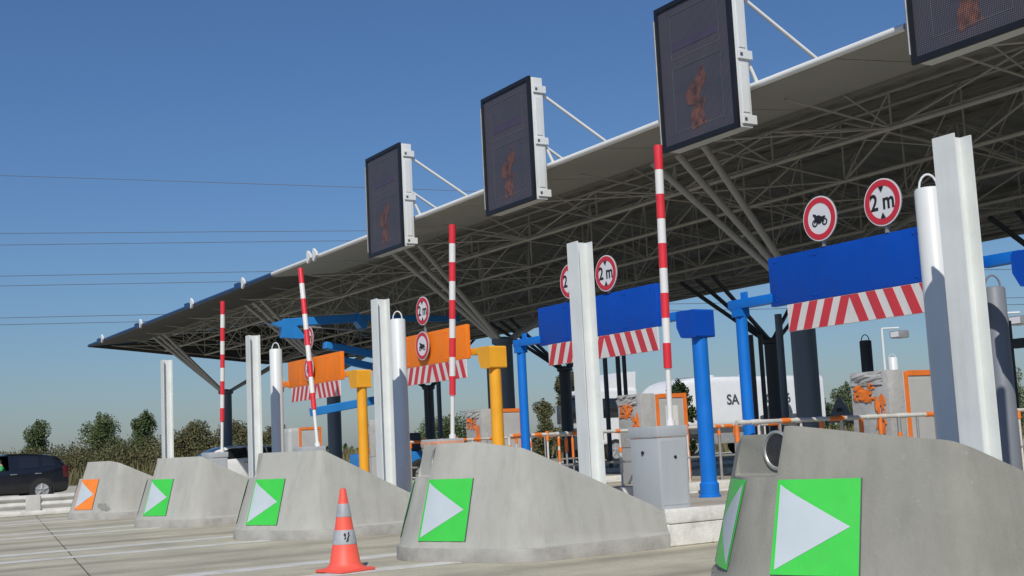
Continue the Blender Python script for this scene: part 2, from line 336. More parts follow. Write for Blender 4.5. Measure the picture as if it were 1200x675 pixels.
def make_nose(k, brk, dy):
    t = thing('concrete_nose', None, 'crash barrier', (XC(k)+NX, dy, 0))
    yend = 7.40-dy
    zt = lambda y: 1.068 if y < brk else 1.068-(1.068-.345)*(y-brk)/(yend-brk)
    us = np.linspace(OS[0], OS[-1], 67)
    cols = []
    yl, yr = TIP+OQ[0, 1], TIP+OQ[-1, 1]
    for i in range(8, 0, -1): cols.append(lambda z, y=yl+(yend-yl)*i/8: Vector((-(1.31-.2*max(0, z-.13)), y, z)))
    for u in us: cols.append(lambda z, u=u: nose_surface(u, z))
    for i in range(1, 9): cols.append(lambda z, y=yr+(yend-yr)*i/8: Vector((1.31-.2*max(0, z-.13), y, z)))
    bm = bmesh.new(); grid = []
    NZ = 9
    for c in cols:
        z = .9
        for _ in range(40): z = max(.14, zt(c(z).y))
        lv = [0, .125] + [.15+(z-.15)*i/NZ for i in range(NZ+1)]
        col = []
        for i, zz in enumerate(lv):
            P = c(zz)
            if i >= 2:
                j = .004; P = P + Vector((random.uniform(-j, j), random.uniform(-j, j), 0))*.6
            else:
                n_ = Vector((P.x, min(0, P.y-6.4), 0)); 
                if n_.length: P = P + n_.normalized()*(.018 + random.uniform(-.006, .006))
            col.append(bm.verts.new(P))
        grid.append(col)
    n = len(grid)
    for i in range(n-1):
        for j in range(len(grid[0])-1): bm.faces.new((grid[i][j], grid[i+1][j], grid[i+1][j+1], grid[i][j+1]))
    for i in range(n//2):
        a, b, c, d = grid[i][-1], grid[i+1][-1], grid[n-2-i][-1], grid[n-1-i][-1]
        bm.faces.new([a, b, c, d] if b is not c else [a, b, d])
        a, b, c, d = grid[i][0], grid[i+1][0], grid[n-2-i][0], grid[n-1-i][0]
        bm.faces.new([d, c, b, a] if b is not c else [d, b, a])
    bm.faces.new([v for v in grid[0]] + [v for v in grid[-1][::-1]])
    bmesh.ops.recalc_face_normals(bm, faces=bm.faces[:])
    bmesh.ops.triangulate(bm, faces=[f for f in bm.faces if len(f.verts) > 4])
    if bm.calc_volume(signed=True) < 0: bmesh.ops.reverse_faces(bm, faces=bm.faces[:])
    me = bpy.data.meshes.new('body'); bm.to_mesh(me); bm.free()
    o = link('body', me, None)
    # lamp notch cut out of the tip
    cm = MB(); cm.box(-.48, .12, 4.6, 5.74, .755, 1.5, bev=.03, seg=3); cut = cm.build('cutter', 'nose_concrete', None, 0)
    md = o.modifiers.new('cut', 'BOOLEAN'); md.operation = 'DIFFERENCE'; md.object = cut; md.solver = 'FAST'
    bv = o.modifiers.new('bevel', 'BEVEL'); bv.width = .022; bv.segments = 3; bv.limit_method = 'ANGLE'; bv.angle_limit = R(38)
    bpy.context.view_layer.update()
    me2 = bpy.data.meshes.new_from_object(o.evaluated_get(bpy.context.evaluated_depsgraph_get()))
    o.modifiers.clear(); o.data = me2; bpy.data.objects.remove(cut)
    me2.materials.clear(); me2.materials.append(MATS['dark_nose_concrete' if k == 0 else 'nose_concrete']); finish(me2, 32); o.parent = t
    # plinth: the darker footing band
    pl = MB(); P = []
    for j, (z, off) in enumerate(((0.001, .030), (.105, .026), (.125, .012), (.127, -.05))):
        ring = []
        ring.append(pl.bm.verts.new(Vector((-(1.31+off), yend-.02, z))))
        for u in us: ring.append(pl.bm.verts.new(nose_surface(u, 0, off)+Vector((0, 0, z))+Vector((random.uniform(-1, 1), random.uniform(-1, 1), 0))*.003))
        ring.append(pl.bm.verts.new(Vector((1.31+off, yend-.02, z))))
        P.append(ring)
    for a, b in zip(P[:-1], P[1:]):
        for i in range(len(a)-1): pl.bm.faces.new((a[i], a[i+1], b[i+1], b[i]))
    pl.build('plinth', 'plinth_concrete', t, 40)
    lm = MB(); lm.lathe([(.128, 0), (.128, -.012), (.113, -.015), (.110, -.005), (.108, -.004)], 28, (-.085, 5.738, .915), 'Y'); L1 = lm.build('lamp_ring', 'lamp_rim', t, 50)
    lm = MB(); lm.lathe([(.107, -.004), (.09, -.010), (.03, -.013)], 24, (-.085, 5.738, .915), 'Y'); lm.build('lens', 'lamp_dark', L1, 50)
    col = 'orange_foil' if k == 4 else 'green_foil'
    for sgn in (1, -1):
        def patch(name, poly, off, material, par, nsub=10):
            # poly in (s,t) unit square; clip by triangulated fan grid
            V = []; F = []
            (a, b, c2) = (poly[0], poly[1], poly[2])
            tris = [(poly[0], poly[i], poly[i+1]) for i in range(1, len(poly)-1)]
            for A, B, D in tris:
                b0 = len(V); idx = {}
                for i in range(nsub+1):
                    for j in range(nsub+1-i):
                        w1, w2 = i/nsub, j/nsub
                        s_ = A[0]+(B[0]-A[0])*w1+(D[0]-A[0])*w2; t_ = A[1]+(B[1]-A[1])*w1+(D[1]-A[1])*w2
                        idx[i, j] = len(V); V.append(tuple(nose_surface((.19+.555*s_ if sgn > 0 else -.235-.54*s_), .185+.555*t_, off)))
                for i in range(nsub):
                    for j in range(nsub-i):
                        F.append((idx[i, j], idx[i+1, j], idx[i, j+1]))
                        if j < nsub-i-1: F.append((idx[i+1, j], idx[i+1, j+1], idx[i, j+1]))
            if sgn < 0: F = [f[::-1] for f in F]
            return raw(name, V, F, material, par, 40)
        st = patch('arrow_sticker', [(0, 0), (1, 0), (1, 1), (0, 1)], .010, col, t)
        patch('arrow_triangle', [(.05, .05), (.90, .5), (.05, .95)], .013, 'grey_foil', st)
        # dark rubbery edge of the sticker plate
        eb = MB(); f = lambda s_, t_, o_: nose_surface((.19+.555*s_ if sgn > 0 else -.235-.54*s_), .185+.555*t_, o_)
        for i in range(6):
            eb.tube(f(1.004, i/6, .008), f(1.004, (i+1)/6, .008), .005, 5)
        eb.build('sticker_edge', 'dark_steel', st)
    def scuff(u, z, w, h, material, ang=0, n=11):
        V = [tuple(nose_surface(u, z, .0045))]; 
        for i in range(n):
            a = 2*math.pi*i/n; rr = random.uniform(.35, 1); a_, b_ = math.cos(a)*w/2*rr, math.sin(a)*h/2*rr
            V.append(tuple(nose_surface(u+a_*math.cos(ang)-b_*math.sin(ang), max(.14, z+a_*math.sin(ang)+b_*math.cos(ang)), .0045)))
        raw('scuff_mark', V, [(0, 1+i, 1+(i+1) % n) for i in range(n)], material, t, 40)
    if k == 4: [scuff(.98+.1*q, .25-.03*q, .24, .16, 'scuff_grey') for q in range(3)]
    return t
NL = ['largest grey concrete nose with green arrow stickers and a round lamp, right foreground',
      'grey concrete nose with a green arrow sticker between the cone and the grey cabinet',
      'grey concrete nose with a green arrow sticker directly behind the traffic cone',
      'small grey concrete nose with a green arrow sticker next to the orange-stickered one',
      'farthest grey concrete nose, the only one with an orange arrow sticker']
for k, (brk, dy) in enumerate(((5.62, -.06), (5.80, 0), (6.02, .02), (6.0, .02), (5.88, 0))):
    tag(make_nose(k, brk, dy), NL[k], 'crash barrier', 'concrete noses at the island heads')

# platforms with kerb stones behind the noses
KBt = MB(); KBt.box(-.12, .02, 0, .985, .215, .35, bev=.028, seg=2); kcap = KBt.mesh('kerb_cap', 'kerb_white')
KBt = MB(); KBt.box(-.12, 0, 0, .99, 0, .214, bev=.012, seg=1); kblk = KBt.mesh('kerb_block', 'kerb_white')
IL = ['island platform with white kerb stones behind the largest nose, at the right edge',
      'island platform with worn white kerb stones under the grey cabinet and tall blue post',
      'island platform carrying the thick yellow post beside the thin blue one',
      'island platform with the other yellow post, behind the cone\'s nose', 'island platform behind the orange-stickered nose',
      'low island platform with grey machine beyond the farthest nose']
for k in range(6):
    y0 = (7.38 if k < 5 else 9.6)
    t = thing('toll_island', IL[k], 'traffic island', (XC(k)+NX, y0, 0), 0, 'raised toll islands')
    MB().box(-1.19, 1.19, .02, 19, 0, .335).build('platform_slab', 'platform_concrete', t, 0)
    for s in (1, -1):
        for j in range(14):
            for me, nm in ((kcap, 'kerb_cap'), (kblk, 'kerb_block')):
                o = link(nm, me, t); o.location = (1.31*s, j*1.0+.02, random.uniform(-.006, .006) if nm == 'kerb_cap' else 0)
                if s < 0: o.rotation_euler = (0, 0, math.pi); o.location.y += 1
                o.location.x += random.uniform(-.012, .004)*s
# ---------------------------------------------------------------- H section posts
def hpost():
    t = thing('steel_post', None, 'post')
    b, tf, tw, H = .092, .013, .011, 2.69
    poly = [(-b, -b), (b, -b), (b, -b+tf), (tw/2, -b+tf), (tw/2, b-tf), (b, b-tf), (b, b), (-b, b), (-b, b-tf), (-tw/2, b-tf), (-tw/2, -b+tf), (-b, -b+tf)]
    MB().prism(poly, lambda x, y, d: Vector((x, y, d)), 0, H).build('h_section', 'white_steel', t, 20)
    MB().box(-.15, .15, -.15, .15, 0, .02).build('base_plate', 'white_steel', t, 0)
    return t
hp = hpost()
HX = [-5.6, -10.17, -14.82, -19.7, -24.68]
HL = ['tallest white H-section steel post in front of the largest bollard at right', 'white H-section post covering the left road sign of the second blue gantry',
      'white H-section post left of the round bollard by the orange panel', 'white H-section post between two red and white barrier arms, beside a bollard',
      'leftmost white H-section post, standing alone against sky and shrubs']
for k in range(5):
    o = hp if k == 0 else copy_tree(hp); o.location = (HX[k], 7.09, .31); o['label'] = HL[k]; o['category'] = 'post'; o['group'] = 'white H-section posts'
# ---------------------------------------------------------------- round bollards with lifting eye
def bollard(r, h, material, label, loc):
    t = thing('tall_bollard', label, 'bollard', loc)
    m_ = MB(); m_.lathe([(r, 0), (r, h-.02), (r-.012, h-.004), (r-.03, h)], 28); m_.build('tube', material, t, 40)
    pts = [Vector((0, math.cos(a)*r*.62, h+math.sin(a)*.09*1.2)) for a in [0, .45, .9, 1.3, math.pi/2, 1.85, 2.25, 2.7, math.pi]]
    pts = [Vector((p.y*.72, p.y*.72, p.z)) for p in pts]
    MB().path(pts, .009, 8).build('lifting_eye', material, t, 60); return t
bollard(.108, 2.52, 'white_paint', 'largest white round bollard with lifting eye, behind the tallest H-section post', (-6.42, 7.8, .33))
bollard(.108, 2.52, 'white_paint', 'white round bollard with lifting eye in front of the nearer orange panel', (-15.76, 7.8, .33))
bollard(.108, 2.52, 'white_paint', 'white round bollard with lifting eye left of the farther orange panel', (-20.54, 7.8, .33))
bollard(.105, 1.9, 'gray_bollard', 'grey round bollard with lifting eye right of the tallest white post', (-7.29, 9.6, .33))
bollard(.11, 2.3, 'shaded_bollard', 'dark round bollard with lifting eye beneath the right blue gantry', (-16.59, 18, .33))
bollard(.16, 3.2, 'white_paint', 'small distant white bollard right of the dark one', (-28.4, 32, 0))
# ---------------------------------------------------------------- barriers
def barrier(k, xb, tip, lid, label):
    t = thing('lift_barrier', label, 'barrier', (xb-.05, 7.575, .335), 0, 'barriers with raised red and white arms')
    cab = MB(); cab.box(-.22, .22, -.175, .175, 0, .69, bev=.008); cb = cab.build('cabinet', 'cabinet_gray', t)
    MB().box(-.232, .232, -.187, .187, .695, .80, bev=.012).build('lid', 'cabinet_gray', t)
    if lid: MB().box(-.235, .235, -.19, .19, .71, .775, bev=.004).build('tape_wrap', 'tape_pale', t)
    lk = MB(); lk.lathe([(.018, 0), (.018, -.012), (.012, -.014)], 14, (-.02, -.176, .55), 'Y'); lk.build('lock', 'sign_black', cb)
    lk = MB(); lk.lathe([(.016, 0), (.016, .01)], 14, (.221, .02, .5), 'X'); lk.build('lock', 'sign_black', cb)
    MB().box(.221, .224, -.15, .15, .05, .66, bev=.001, seg=1).build('door', 'cabinet_gray', cb)
    MB().box(-.245, .245, -.2, .2, -.005, .012).build('base_plate', 'cabinet_gray', t)
    b = Vector((xb, 7.70, 1.13)) - t.location; q = Vector((tip[0], 7.72, tip[1])) - t.location
    d = q-b; a = MB(); a.tube(b, b+d*.20, .027, 14); a.tube(b-d*.02, b+d*.02, .045, 14); arm = a.build('arm', 'white_band', t, 40)
    for i in range(9):
        f0, f1 = 1-.09*i*.985, 1-.09*(i+1)*.985
        rr = .043 - .0004*i
        MB().tube(b+d*f1, b+d*f0, rr + (.0012 if i % 2 == 0 else 0), 16).build('band', 'red_band' if i % 2 == 0 else 'white_band', arm, 40)
    return t
barrier(1, -9.67, (-9.61, 3.92), 0, 'lift barrier on the grey cabinet, tallest raised red and white arm')
barrier(2, -14.11, (-13.91, 3.87), 1, 'raised red and white barrier arm in front of the nearer orange panel')
barrier(3, -18.55, (-19.11, 4.05), 0, 'leaning raised barrier arm in front of the farther orange panel')
barrier(4, -23.22, (-23.06, 3.99), 0, 'farthest raised red and white barrier arm, at left below the roof corner')
barrier(0, -5.00, (-4.93, 3.92), 0, 'grey barrier cabinet cut by the right edge of the picture')
# ---------------------------------------------------------------- height-limit gantries
def sign(par, x, y, z, kind):
    r = .226
    s = MB(); s.lathe([(r, 0), (r, .012), (r-.01, .02)], 40, (x, y, z), 'Y'); sg = s.build('round_sign', 'sign_back', par, 40)
    s = MB(); s.lathe([(r-.002, 0), (r-.002, -.002)], 40, (x, y, z), 'Y'); s.build('sign_face', 'sign_white', sg, 0)
    MB().ring(r-.014, r-.070, -.005, -.0025, (x, y, z), 40).build('red_ring', 'sign_red', sg, 0)
    if kind == '2m':
        me = text_mesh('2 m', .19, .001)
        for v in me.vertices: v.co = Vector((x+v.co.x*1.0, y-.004+v.co.z, z+v.co.y*1.15))
        me.materials.clear(); me.materials.append(MATS['sign_black']); link('lettering', me, sg)
        for q in (1, -1):
            MB().prism([(-.03, q*.152), (.03, q*.152), (0, q*.098)], lambda a, b, d: Vector((x+a, y+d, z+b)), -.009, -.0055).build('limit_wedge', 'sign_black', sg, 0)
    else:
        s = MB()
        for wx in (-.066, .066): s.ring(.037, .021, -.0045, -.003, (x+wx, y, z-.04), 20)
        s.build('wheel_symbol', 'sign_black', sg, 0)
        poly = [(-.085, .045), (-.075, .055), (-.045, .045), (-.03, .03), (0, .035), (.03, .015), (.075, .02), (.085, .008), (.055, -.005), (.066, -.04), (.03, -.03), (.015, -.05), (-.02, -.05), (-.04, -.012), (-.058, -.04), (-.072, -.038), (-.062, .02)]
        MB().prism(poly, lambda a, b, d: Vector((x+a, y+d, z+b)), -.008, -.005).build('motorcycle_symbol', 'sign_black', sg, 0)
    if z > 2.6: MB().box(x-.015, x+.015, y+.021, y+.05, 2.487, z+.1).build('sign_bracket', 'sign_back', sg, 0)
    return sg
def gantry(xb, paint, post_paint, signs, label, mid=-1.7):
    # origin at the pivot post base on the platform, z = .335
    Z = .335
    t = thing('height_gantry', label, 'gantry', (xb, 9.2, Z), 0, 'height-limit gantries over the lanes')
    p = MB(); p.lathe([(.125, 0), (.125, .02), (.108, .03), (.108, .15), (.09, .17), (.088, 1.79)], 24); p.build('pivot_post', post_paint, t, 40)
    prof = [(-.12, 1.79), (.10, 1.785), (.11, 1.80), (.11, 2.08), (.09, 2.10), (-.2, 2.10), (-.225, 2.07), (-.225, 1.92), (-.16, 1.80)]
    b = MB(); b.prism(prof, lambda a, c, d: Vector((a, d, c)), -.14, .14); b.build('pivot_box', paint if 'blue' in paint else post_paint, t, 20)
    MB().box(-.60, -.20, -.05, .05, 2.02, 2.12, bev=.008).build('arm', post_paint, t)
    MB().box(-3.80, -3.12, -.15, -.05, 2.015, 2.115, bev=.008).build('arm', post_paint if 'blue' in paint else paint, t)
    pn = MB(); pn.box(-3.15, -.57, -.13, -.06, 1.975, 2.485, bev=.01); pan = pn.build('panel', paint, t)
    for px_ in (-2.5, -1.2): MB().box(px_-.01, px_+.01, -.133, -.13, 2.0, 2.46).build('panel_seam', paint, pan, 0)
    for bx in (-3.05, -2.53, -2.47, -1.23, -1.17, -.67):
        for bz in (2.03, 2.43): MB().lathe([(.013, 0), (.013, -.006), (.008, -.009)], 8, (bx, -.13, bz), 'Y').build('bolt', paint, pan, 0)
    sb = MB(); sb.box(-2.87, -.53, -.175, -.155, 1.69, 1.965, bev=.003, seg=1); board = sb.build('striped_board', 'stripe_white', t)
    n = 11; L = 2.34; pitch = L/n
    for i in range(n):
        xc = -2.87 + (i+.5)*pitch; sg = 1 if xc < mid else -1
        w = pitch*.27; sh = sg*.11
        lo, hi = -2.87+.002, -.53-.002
        cl = lambda v: min(hi, max(lo, v))
        q = [(cl(xc-sh/2-w), 1.692), (cl(xc-sh/2+w), 1.692), (cl(xc+sh/2+w), 1.963), (cl(xc+sh/2-w), 1.963)]
        MB().prism(q, lambda a, c, d: Vector((a, d, c)), -.178, -.1755).build('stripe', 'stripe_red', board, 0)
    for hx in (-2.6, -1.7, -.8): MB().box(hx-.02, hx+.02, -.154, -.134, 1.72, 1.972).build('hanger', 'sign_back', board, 0)
    for (x, z, kd) in signs: sign(t, x, -.19 if z < 2.6 and kd != '2m' and z < 2.35 else -.16, z, kd)
    return t
gantry(-6.45, 'blue_paint', 'blue_post_paint', [(-2.34, 2.765, 'moto'), (-1.53, 2.775, '2m')], 'nearest blue height-limit gantry with motorcycle and 2 m signs', -1.92)
gantry(-10.93, 'blue_paint', 'blue_post_paint', [(-1.5, 2.73, '2m'), (-2.30, 2.74, '2m')], 'second blue height-limit gantry, partly behind a white H-section post')
gantry(-15.5, 'orange_paint', 'yellow_paint', [(-1.87, 2.83, '2m'), (-1.87, 2.28, 'moto')], 'nearer orange height-limit gantry on a thick yellow post')
gantry(-20.1, 'orange_paint', 'yellow_paint', [(-1.97, 2.85, '2m'), (-1.93, 2.27, 'moto')], 'farther orange height-limit gantry behind the leaning barrier arm')
def rest_post(x, paint, label):
    t = thing('rest_post', label, 'post', (x, 9.1, .335), 0, 'posts that the gantry arms rest on')
    p = MB(); p.lathe([(.09, 0), (.09, .02), (.064, .03), (.062, 2.0)], 20); p.build('tube', paint, t, 40)
    MB().box(-.065, .065, -.075, .065, 1.93, 2.012).build('saddle', paint, t, 0); MB().box(-.05, .05, .054, .075, 1.98, 2.2, bev=.004).build('stop_plate', paint, t)
rest_post(-10.10, 'blue_post_paint', 'slim blue post under the left arm of the nearest blue gantry')
rest_post(-14.60, 'blue_post_paint', 'slim blue post beside the yellow pivot box')
rest_post(-19.19, 'yellow_paint', 'slim post under the left arm of the nearer orange gantry')
rest_post(-23.8, 'yellow_paint', 'slim post under the left arm of the farther orange gantry')
# ---------------------------------------------------------------- canopy
can = thing('toll_canopy', 'huge tilted toll plaza roof on steel trusses and grey columns', 'canopy', (0, 0, 0))
XL, XR = -48.4, 22.0
def roofz(y):
    pts = [(11, 5.42), (12.8, 5.58), (13.6, 5.70), (15.2, 6.02), (18, 6.3), (21, 6.1), (25, 5.28)]
    for (a, za), (b, zb) in zip(pts[:-1], pts[1:]):
        if y <= b: return za+(zb-za)*(y-a)/(b-a)
    return pts[-1][1]
ys = [11, 12.8, 13.6, 15.2, 18, 21, 25]
botz = lambda y: 4.70 + (.103*(18-y) if y < 18 else .07*(y-18))
V = []; F = []; nx = int((XR-XL)/.125)
for i in range(nx+1):
    h = (.0, .035, .035, .0)[i % 4]
    for y in ys: V.append((XL+i*.125, y, roofz(y)+.03+h))
n_ = len(ys)
for i in range(nx):
    for j in range(n_-1): F.append((i*n_+j, i*n_+j+1, (i+1)*n_+j+1, (i+1)*n_+j))
raw('roof_sheet', V, F, 'roof_under', can)
def slopebox(mb, x0, x1, y0, y1, dz0, dz1):
    vs = [mb.bm.verts.new(Vector((x, y, roofz(y)+d))) for d in (dz0, dz1) for x, y in ((x0, y0), (x1, y0), (x1, y1), (x0, y1))]
    for f in ((0, 1, 2, 3), (7, 6, 5, 4), (0, 4, 5, 1), (1, 5, 6, 2), (2, 6, 7, 3), (3, 7, 4, 0)): mb.bm.faces.new([vs[i] for i in f])
    return mb
x = XL
while x < XR-.1:
    x1 = min(XR, x+2.385)
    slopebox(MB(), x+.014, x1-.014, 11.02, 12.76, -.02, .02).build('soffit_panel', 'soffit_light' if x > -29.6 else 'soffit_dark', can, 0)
    x = x1
e = MB(); e.tube((-29.0, 10.98, 5.445), (-9.15, 10.98, 5.445), .045, 12); e.build('edge_trim', 'edge_white', can, 50)
e = MB(); e.tube((XL, 10.98, 5.435), (-29.0, 10.98, 5.435), .055, 12); e.build('edge_trim', 'edge_blue', can, 50)
slopebox(MB(), -9.14, XR, 10.96, 11.02, -.03, .06).build('edge_trim', 'soffit_light', can, 0)
slopebox(MB(), XL-.02, XL+.05, 11.0, 12.8, -.05, .03).build('end_trim', 'edge_blue', can, 0)
BZ = 4.66; SP = 2.385
rows = [13.6, 15.15, 16.6, 18.05, 19.6, 21.2, 22.8, 24.3]
nb = int((XR-XL-1.2)/SP); xs = [XL+.9+SP*i for i in range(nb+1)]
for j, y in enumerate(rows):
    mb = MB(); zt_ = roofz(y)-.03; zb = botz(y)
    mb.tube((xs[0], y, zb), (xs[-1], y, zb), .036, 8); mb.tube((xs[0], y, zt_), (xs[-1], y, zt_), .026, 6)
    for i, x in enumerate(xs):
        mb.tube((x, y, zb), (x, y, zt_), .019, 5, cap=False)
        if i < nb:
            if i % 2: mb.tube((x, y, zb), (x+SP, y, zt_), .018, 5, cap=False)
            else: mb.tube((x, y, zt_), (x+SP, y, zb), .018, 5, cap=False)
        if j == 0:
            mb.tube((x, y, zb), (x, 11.6, botz(11.6)), .016, 5, cap=False); mb.tube((x, 12.7, roofz(12.7)-.04), (x, y, zb), .014, 5, cap=False)
            if i % 2 == 0 and i < nb: mb.tube((x, 11.8, botz(11.8)), (x+SP, y, zb), .014, 5, cap=False)
        if j < 7:
            y2 = rows[j+1]; z2 = botz(y2); q2 = roofz(y2)-.03
            mb.tube((x, y, zb), (x, y2, q2), .015, 5, cap=False)
            mb.tube((x, y, zt_), (x+(SP if i % 2 == 0 else -SP), y2, z2), .013, 5, cap=False)
            if i % 2 == 0: mb.tube((x, y, zb), (x, y2, z2), .019, 6, cap=False)
            if i % 4 == 1 and i+1 < nb: mb.tube((x, y, zb), (x+SP, y2, z2), .015, 5, cap=False)
            if i % 4 == 3: mb.tube((x, y, zb), (x-SP, y2, z2), .015, 5, cap=False)
    mb.build('truss', 'truss_steel', can, 60)
ep = [(11.02, 5.38)] + [(y, botz(y)-.03) for y in (12.4, 14, 16, 18, 20, 22, 24.9)] + [(y, roofz(y)+.02) for y in (24.9, 21, 18, 15.2, 13.6, 12.8, 11.02)]
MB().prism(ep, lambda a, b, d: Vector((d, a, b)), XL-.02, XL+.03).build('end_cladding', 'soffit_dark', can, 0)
for y in (12.8, 14.4, 16, 18.05, 20.4, 22.5, 24.8):
    slopebox(MB(), XL+.1, XR, y-.04, y+.04, -.06, .03).build('purlin', 'roof_under', can, 0)
CX = [-14.6+9.54*1, -14.6, -23.9, -33.5, -43.0, 4.48, 14]
for x in CX:
    for y, rr, mt in ((14.44, .20, 'column_gray'), (22.5, .19, 'dark_steel')):
        c = MB(); c.lathe([(.3, 0), (.3, .03), (rr, .04), (rr, 3.22), (rr+.06, 3.25), (rr+.06, 3.34), (.08, 3.40)], 24, (x, y, 0)); col = c.build('column', mt, can, 40)
        sm = 'strut_steel' if mt == 'column_gray' else 'dark_steel'
        for dx in (-.62, 0, .62):
            MB().tube((x+dx*.12, y-.10, 3.30), (x+dx, y-2.35, botz(y-2.35)), .055, 10).build('strut', sm, col, 50)
        for dx in (-.45, .45):
            MB().tube((x+dx*.2, y+.10, 3.30), (x+dx, min(24.4, y+2.85), botz(min(24.4, y+2.85))), .05, 10).build('strut', sm, col, 50)
# brackets left on the canopy edge where screens are missing
for (px_, py_) in ((362, 303), (285, 334), (225, 363), (165, 381), (120, 398)):
    P = at(px_, py_, Y=10.9)
    for d in ((0, .35) if px_ == 362 else (0,)):
        q = [(0, -.14), (.16, -.02), (.16, .05), (0, .16), (-.05, .1), (-.05, -.1)]
        MB().prism(q, lambda a, b, dd: Vector((P.x+d+a, 10.86+dd, 5.46+b)), 0, .05).build('screen_bracket', 'edge_white', can, 0)
    if px_ < 362:
        MB().box(P.x-.42, P.x-.10, 10.80, 10.93, 5.36, 5.50).build('bracket_arm', 'edge_blue', can, 0)
# ---------------------------------------------------------------- variable message screens
def screen():
    t = thing('lane_screen', None, 'display screen')
    w, h, d = 1.51, 2.0, .25
    MB().box(0.03, w, .03, d, .0, h, bev=.012).build('housing', 'white_paint', t)
    fr = MB()
    for a in ((-.01, .055, 0, h), (w-.055, w+.01, 0, h)): fr.box(a[0], a[1], -.02, .028, a[2]-.01, a[3]+.01)
    fr.box(.0551, w-.0551, -.02, .028, -.01, .055); fr.box(.0551, w-.0551, -.02, .028, h-.055, h+.01); fr.build('frame', 'black_frame', t, 0)
    dp = MB(); dp.box(.0552, w-.0552, .0, .028, .0552, h-.0552); D = dp.build('display', 'led_panel', t, 0)
    arrow = [(.62, .16), (.93, .20), (.86, .36), (.93, .52), (.80, .60), (.98, .78), (.90, 1.0), (.76, .84), (.52, .70), (.56, .52), (.68, .50), (.60, .34)]
    MB().prism(arrow, lambda a, b, dd: Vector((a, dd, b)), -.003, -.0005).build('arrow_symbol', 'led_orange', D, 0)
    MB().prism([(.3, 1.32), (1.25, 1.32), (1.25, 1.45), (.3, 1.42)], lambda a, b, dd: Vector((a, dd, b)), -.003, -.0005).build('violet_symbol', 'led_violet', D, 0)
    tr = MB()
    for (x0, z0, x1, z1) in ((.28, .2, 1.28, 1.08), (.28, 1.2, 1.28, 1.84)):
        for q in ((x0, x1, z0, z0+.02), (x0, x1, z1-.02, z1), (x0, x0+.02, z0+.021, z1-.021), (x1-.02, x1, z0+.021, z1-.021)): tr.box(q[0], q[1], -.003, -.0005, q[2], q[3])
    tr.build('frame_trace', 'led_trace', D, 0)
    for z in (.10, .95, 1.80):
        MB().box(w, w+.03, .06, d+.05, z-.06, z+.06, bev=.006, seg=1).build('hinge_clamp', 'white_paint', t)
        MB().box(w+.03, w+.036, .09, .13, z-.02, z+.02).build('bolt', 'dark_steel', t, 0)
    for z in (.2, 1.05): MB().box(w, w+.012, .10, .20, z, z+.62).build('service_flap', 'white_paint', t)
    MB().tube((-.012, -.026, .1), (-.012, -.026, 1.85), .011, 8).build('cable_conduit', 'galvanised', t, 50)
    for x in (.15, w-.05):
        MB().tube((x, d, h-.25), (x+.12, 1.75, .84), .026, 10).build('stay_rod', 'edge_white', t, 50)
        MB().tube((x, d, .95), (x, .42, .62), .026, 10).build('stay_rod', 'edge_white', t, 50)
    return t
sc = screen()
SL = ['dark lane screen cut by the top right corner of the picture', 'largest whole dark lane screen above the tallest barrier arm',
      'middle dark lane screen with white side housing above the roof edge', 'smallest and leftmost dark lane screen on the roof edge']
for i, x in enumerate((-8.77, -13.07, -17.87, -22.56)):
    o = sc if i == 0 else copy_tree(sc); o.location = (x, 10.6, 4.86); tag(o, SL[i], 'display screen', 'lane screens on the roof edge')
# ---------------------------------------------------------------- traffic cone
t = thing('traffic_cone', 'orange traffic cone with two grey bands on the foreground concrete', 'traffic cone', (-10.30, 4.50, .002), R(15))
m_ = MB(); m_.box(-.19, .19, -.19, .19, 0, .03, bev=.02, seg=2); m_.build('base', 'cone_orange', t)
rz = lambda z: .135-(z-.06)*(.135-.027)/(.70-.06)
m_ = MB(); m_.lathe([(.185, .028), (.17, .04), (.15, .052), (.135, .075), (rz(.3), .3), (.034, .66), (.027, .70), (.024, .715), (.012, .718)], 32); m_.build('body', 'cone_orange', t, 40)
for z0, z1 in ((.235, .36), (.47, .585)):
    m_ = MB(); m_.lathe([(rz(z0)+.0005, z0), (rz(z0)+.003, z0+.004), (rz(z1)+.003, z1-.004), (rz(z1)+.0005, z1)], 32, close=False); o = m_.build('reflective_band', 'cone_band', t, 40)
    if z0 < .3:
        a0 = math.atan2(-4.5, 10.3)-R(15)
        s = MB()
        for i in range(9):
            a = a0+random.uniform(.0, .55); z = z0+random.uniform(.03, .1); w = .012
            p = lambda aa, zz: Vector((math.cos(aa)*(rz(zz)+.0045), math.sin(aa)*(rz(zz)+.0045), zz))
            vs = [s.bm.verts.new(p(a+da, z+dz)) for da, dz in ((-.1, -.008), (.02, -.014), (.12, .004), (.03, .012))]
            s.bm.faces.new(vs)
        s.build('scuffed_print', 'sign_black', o, 0)
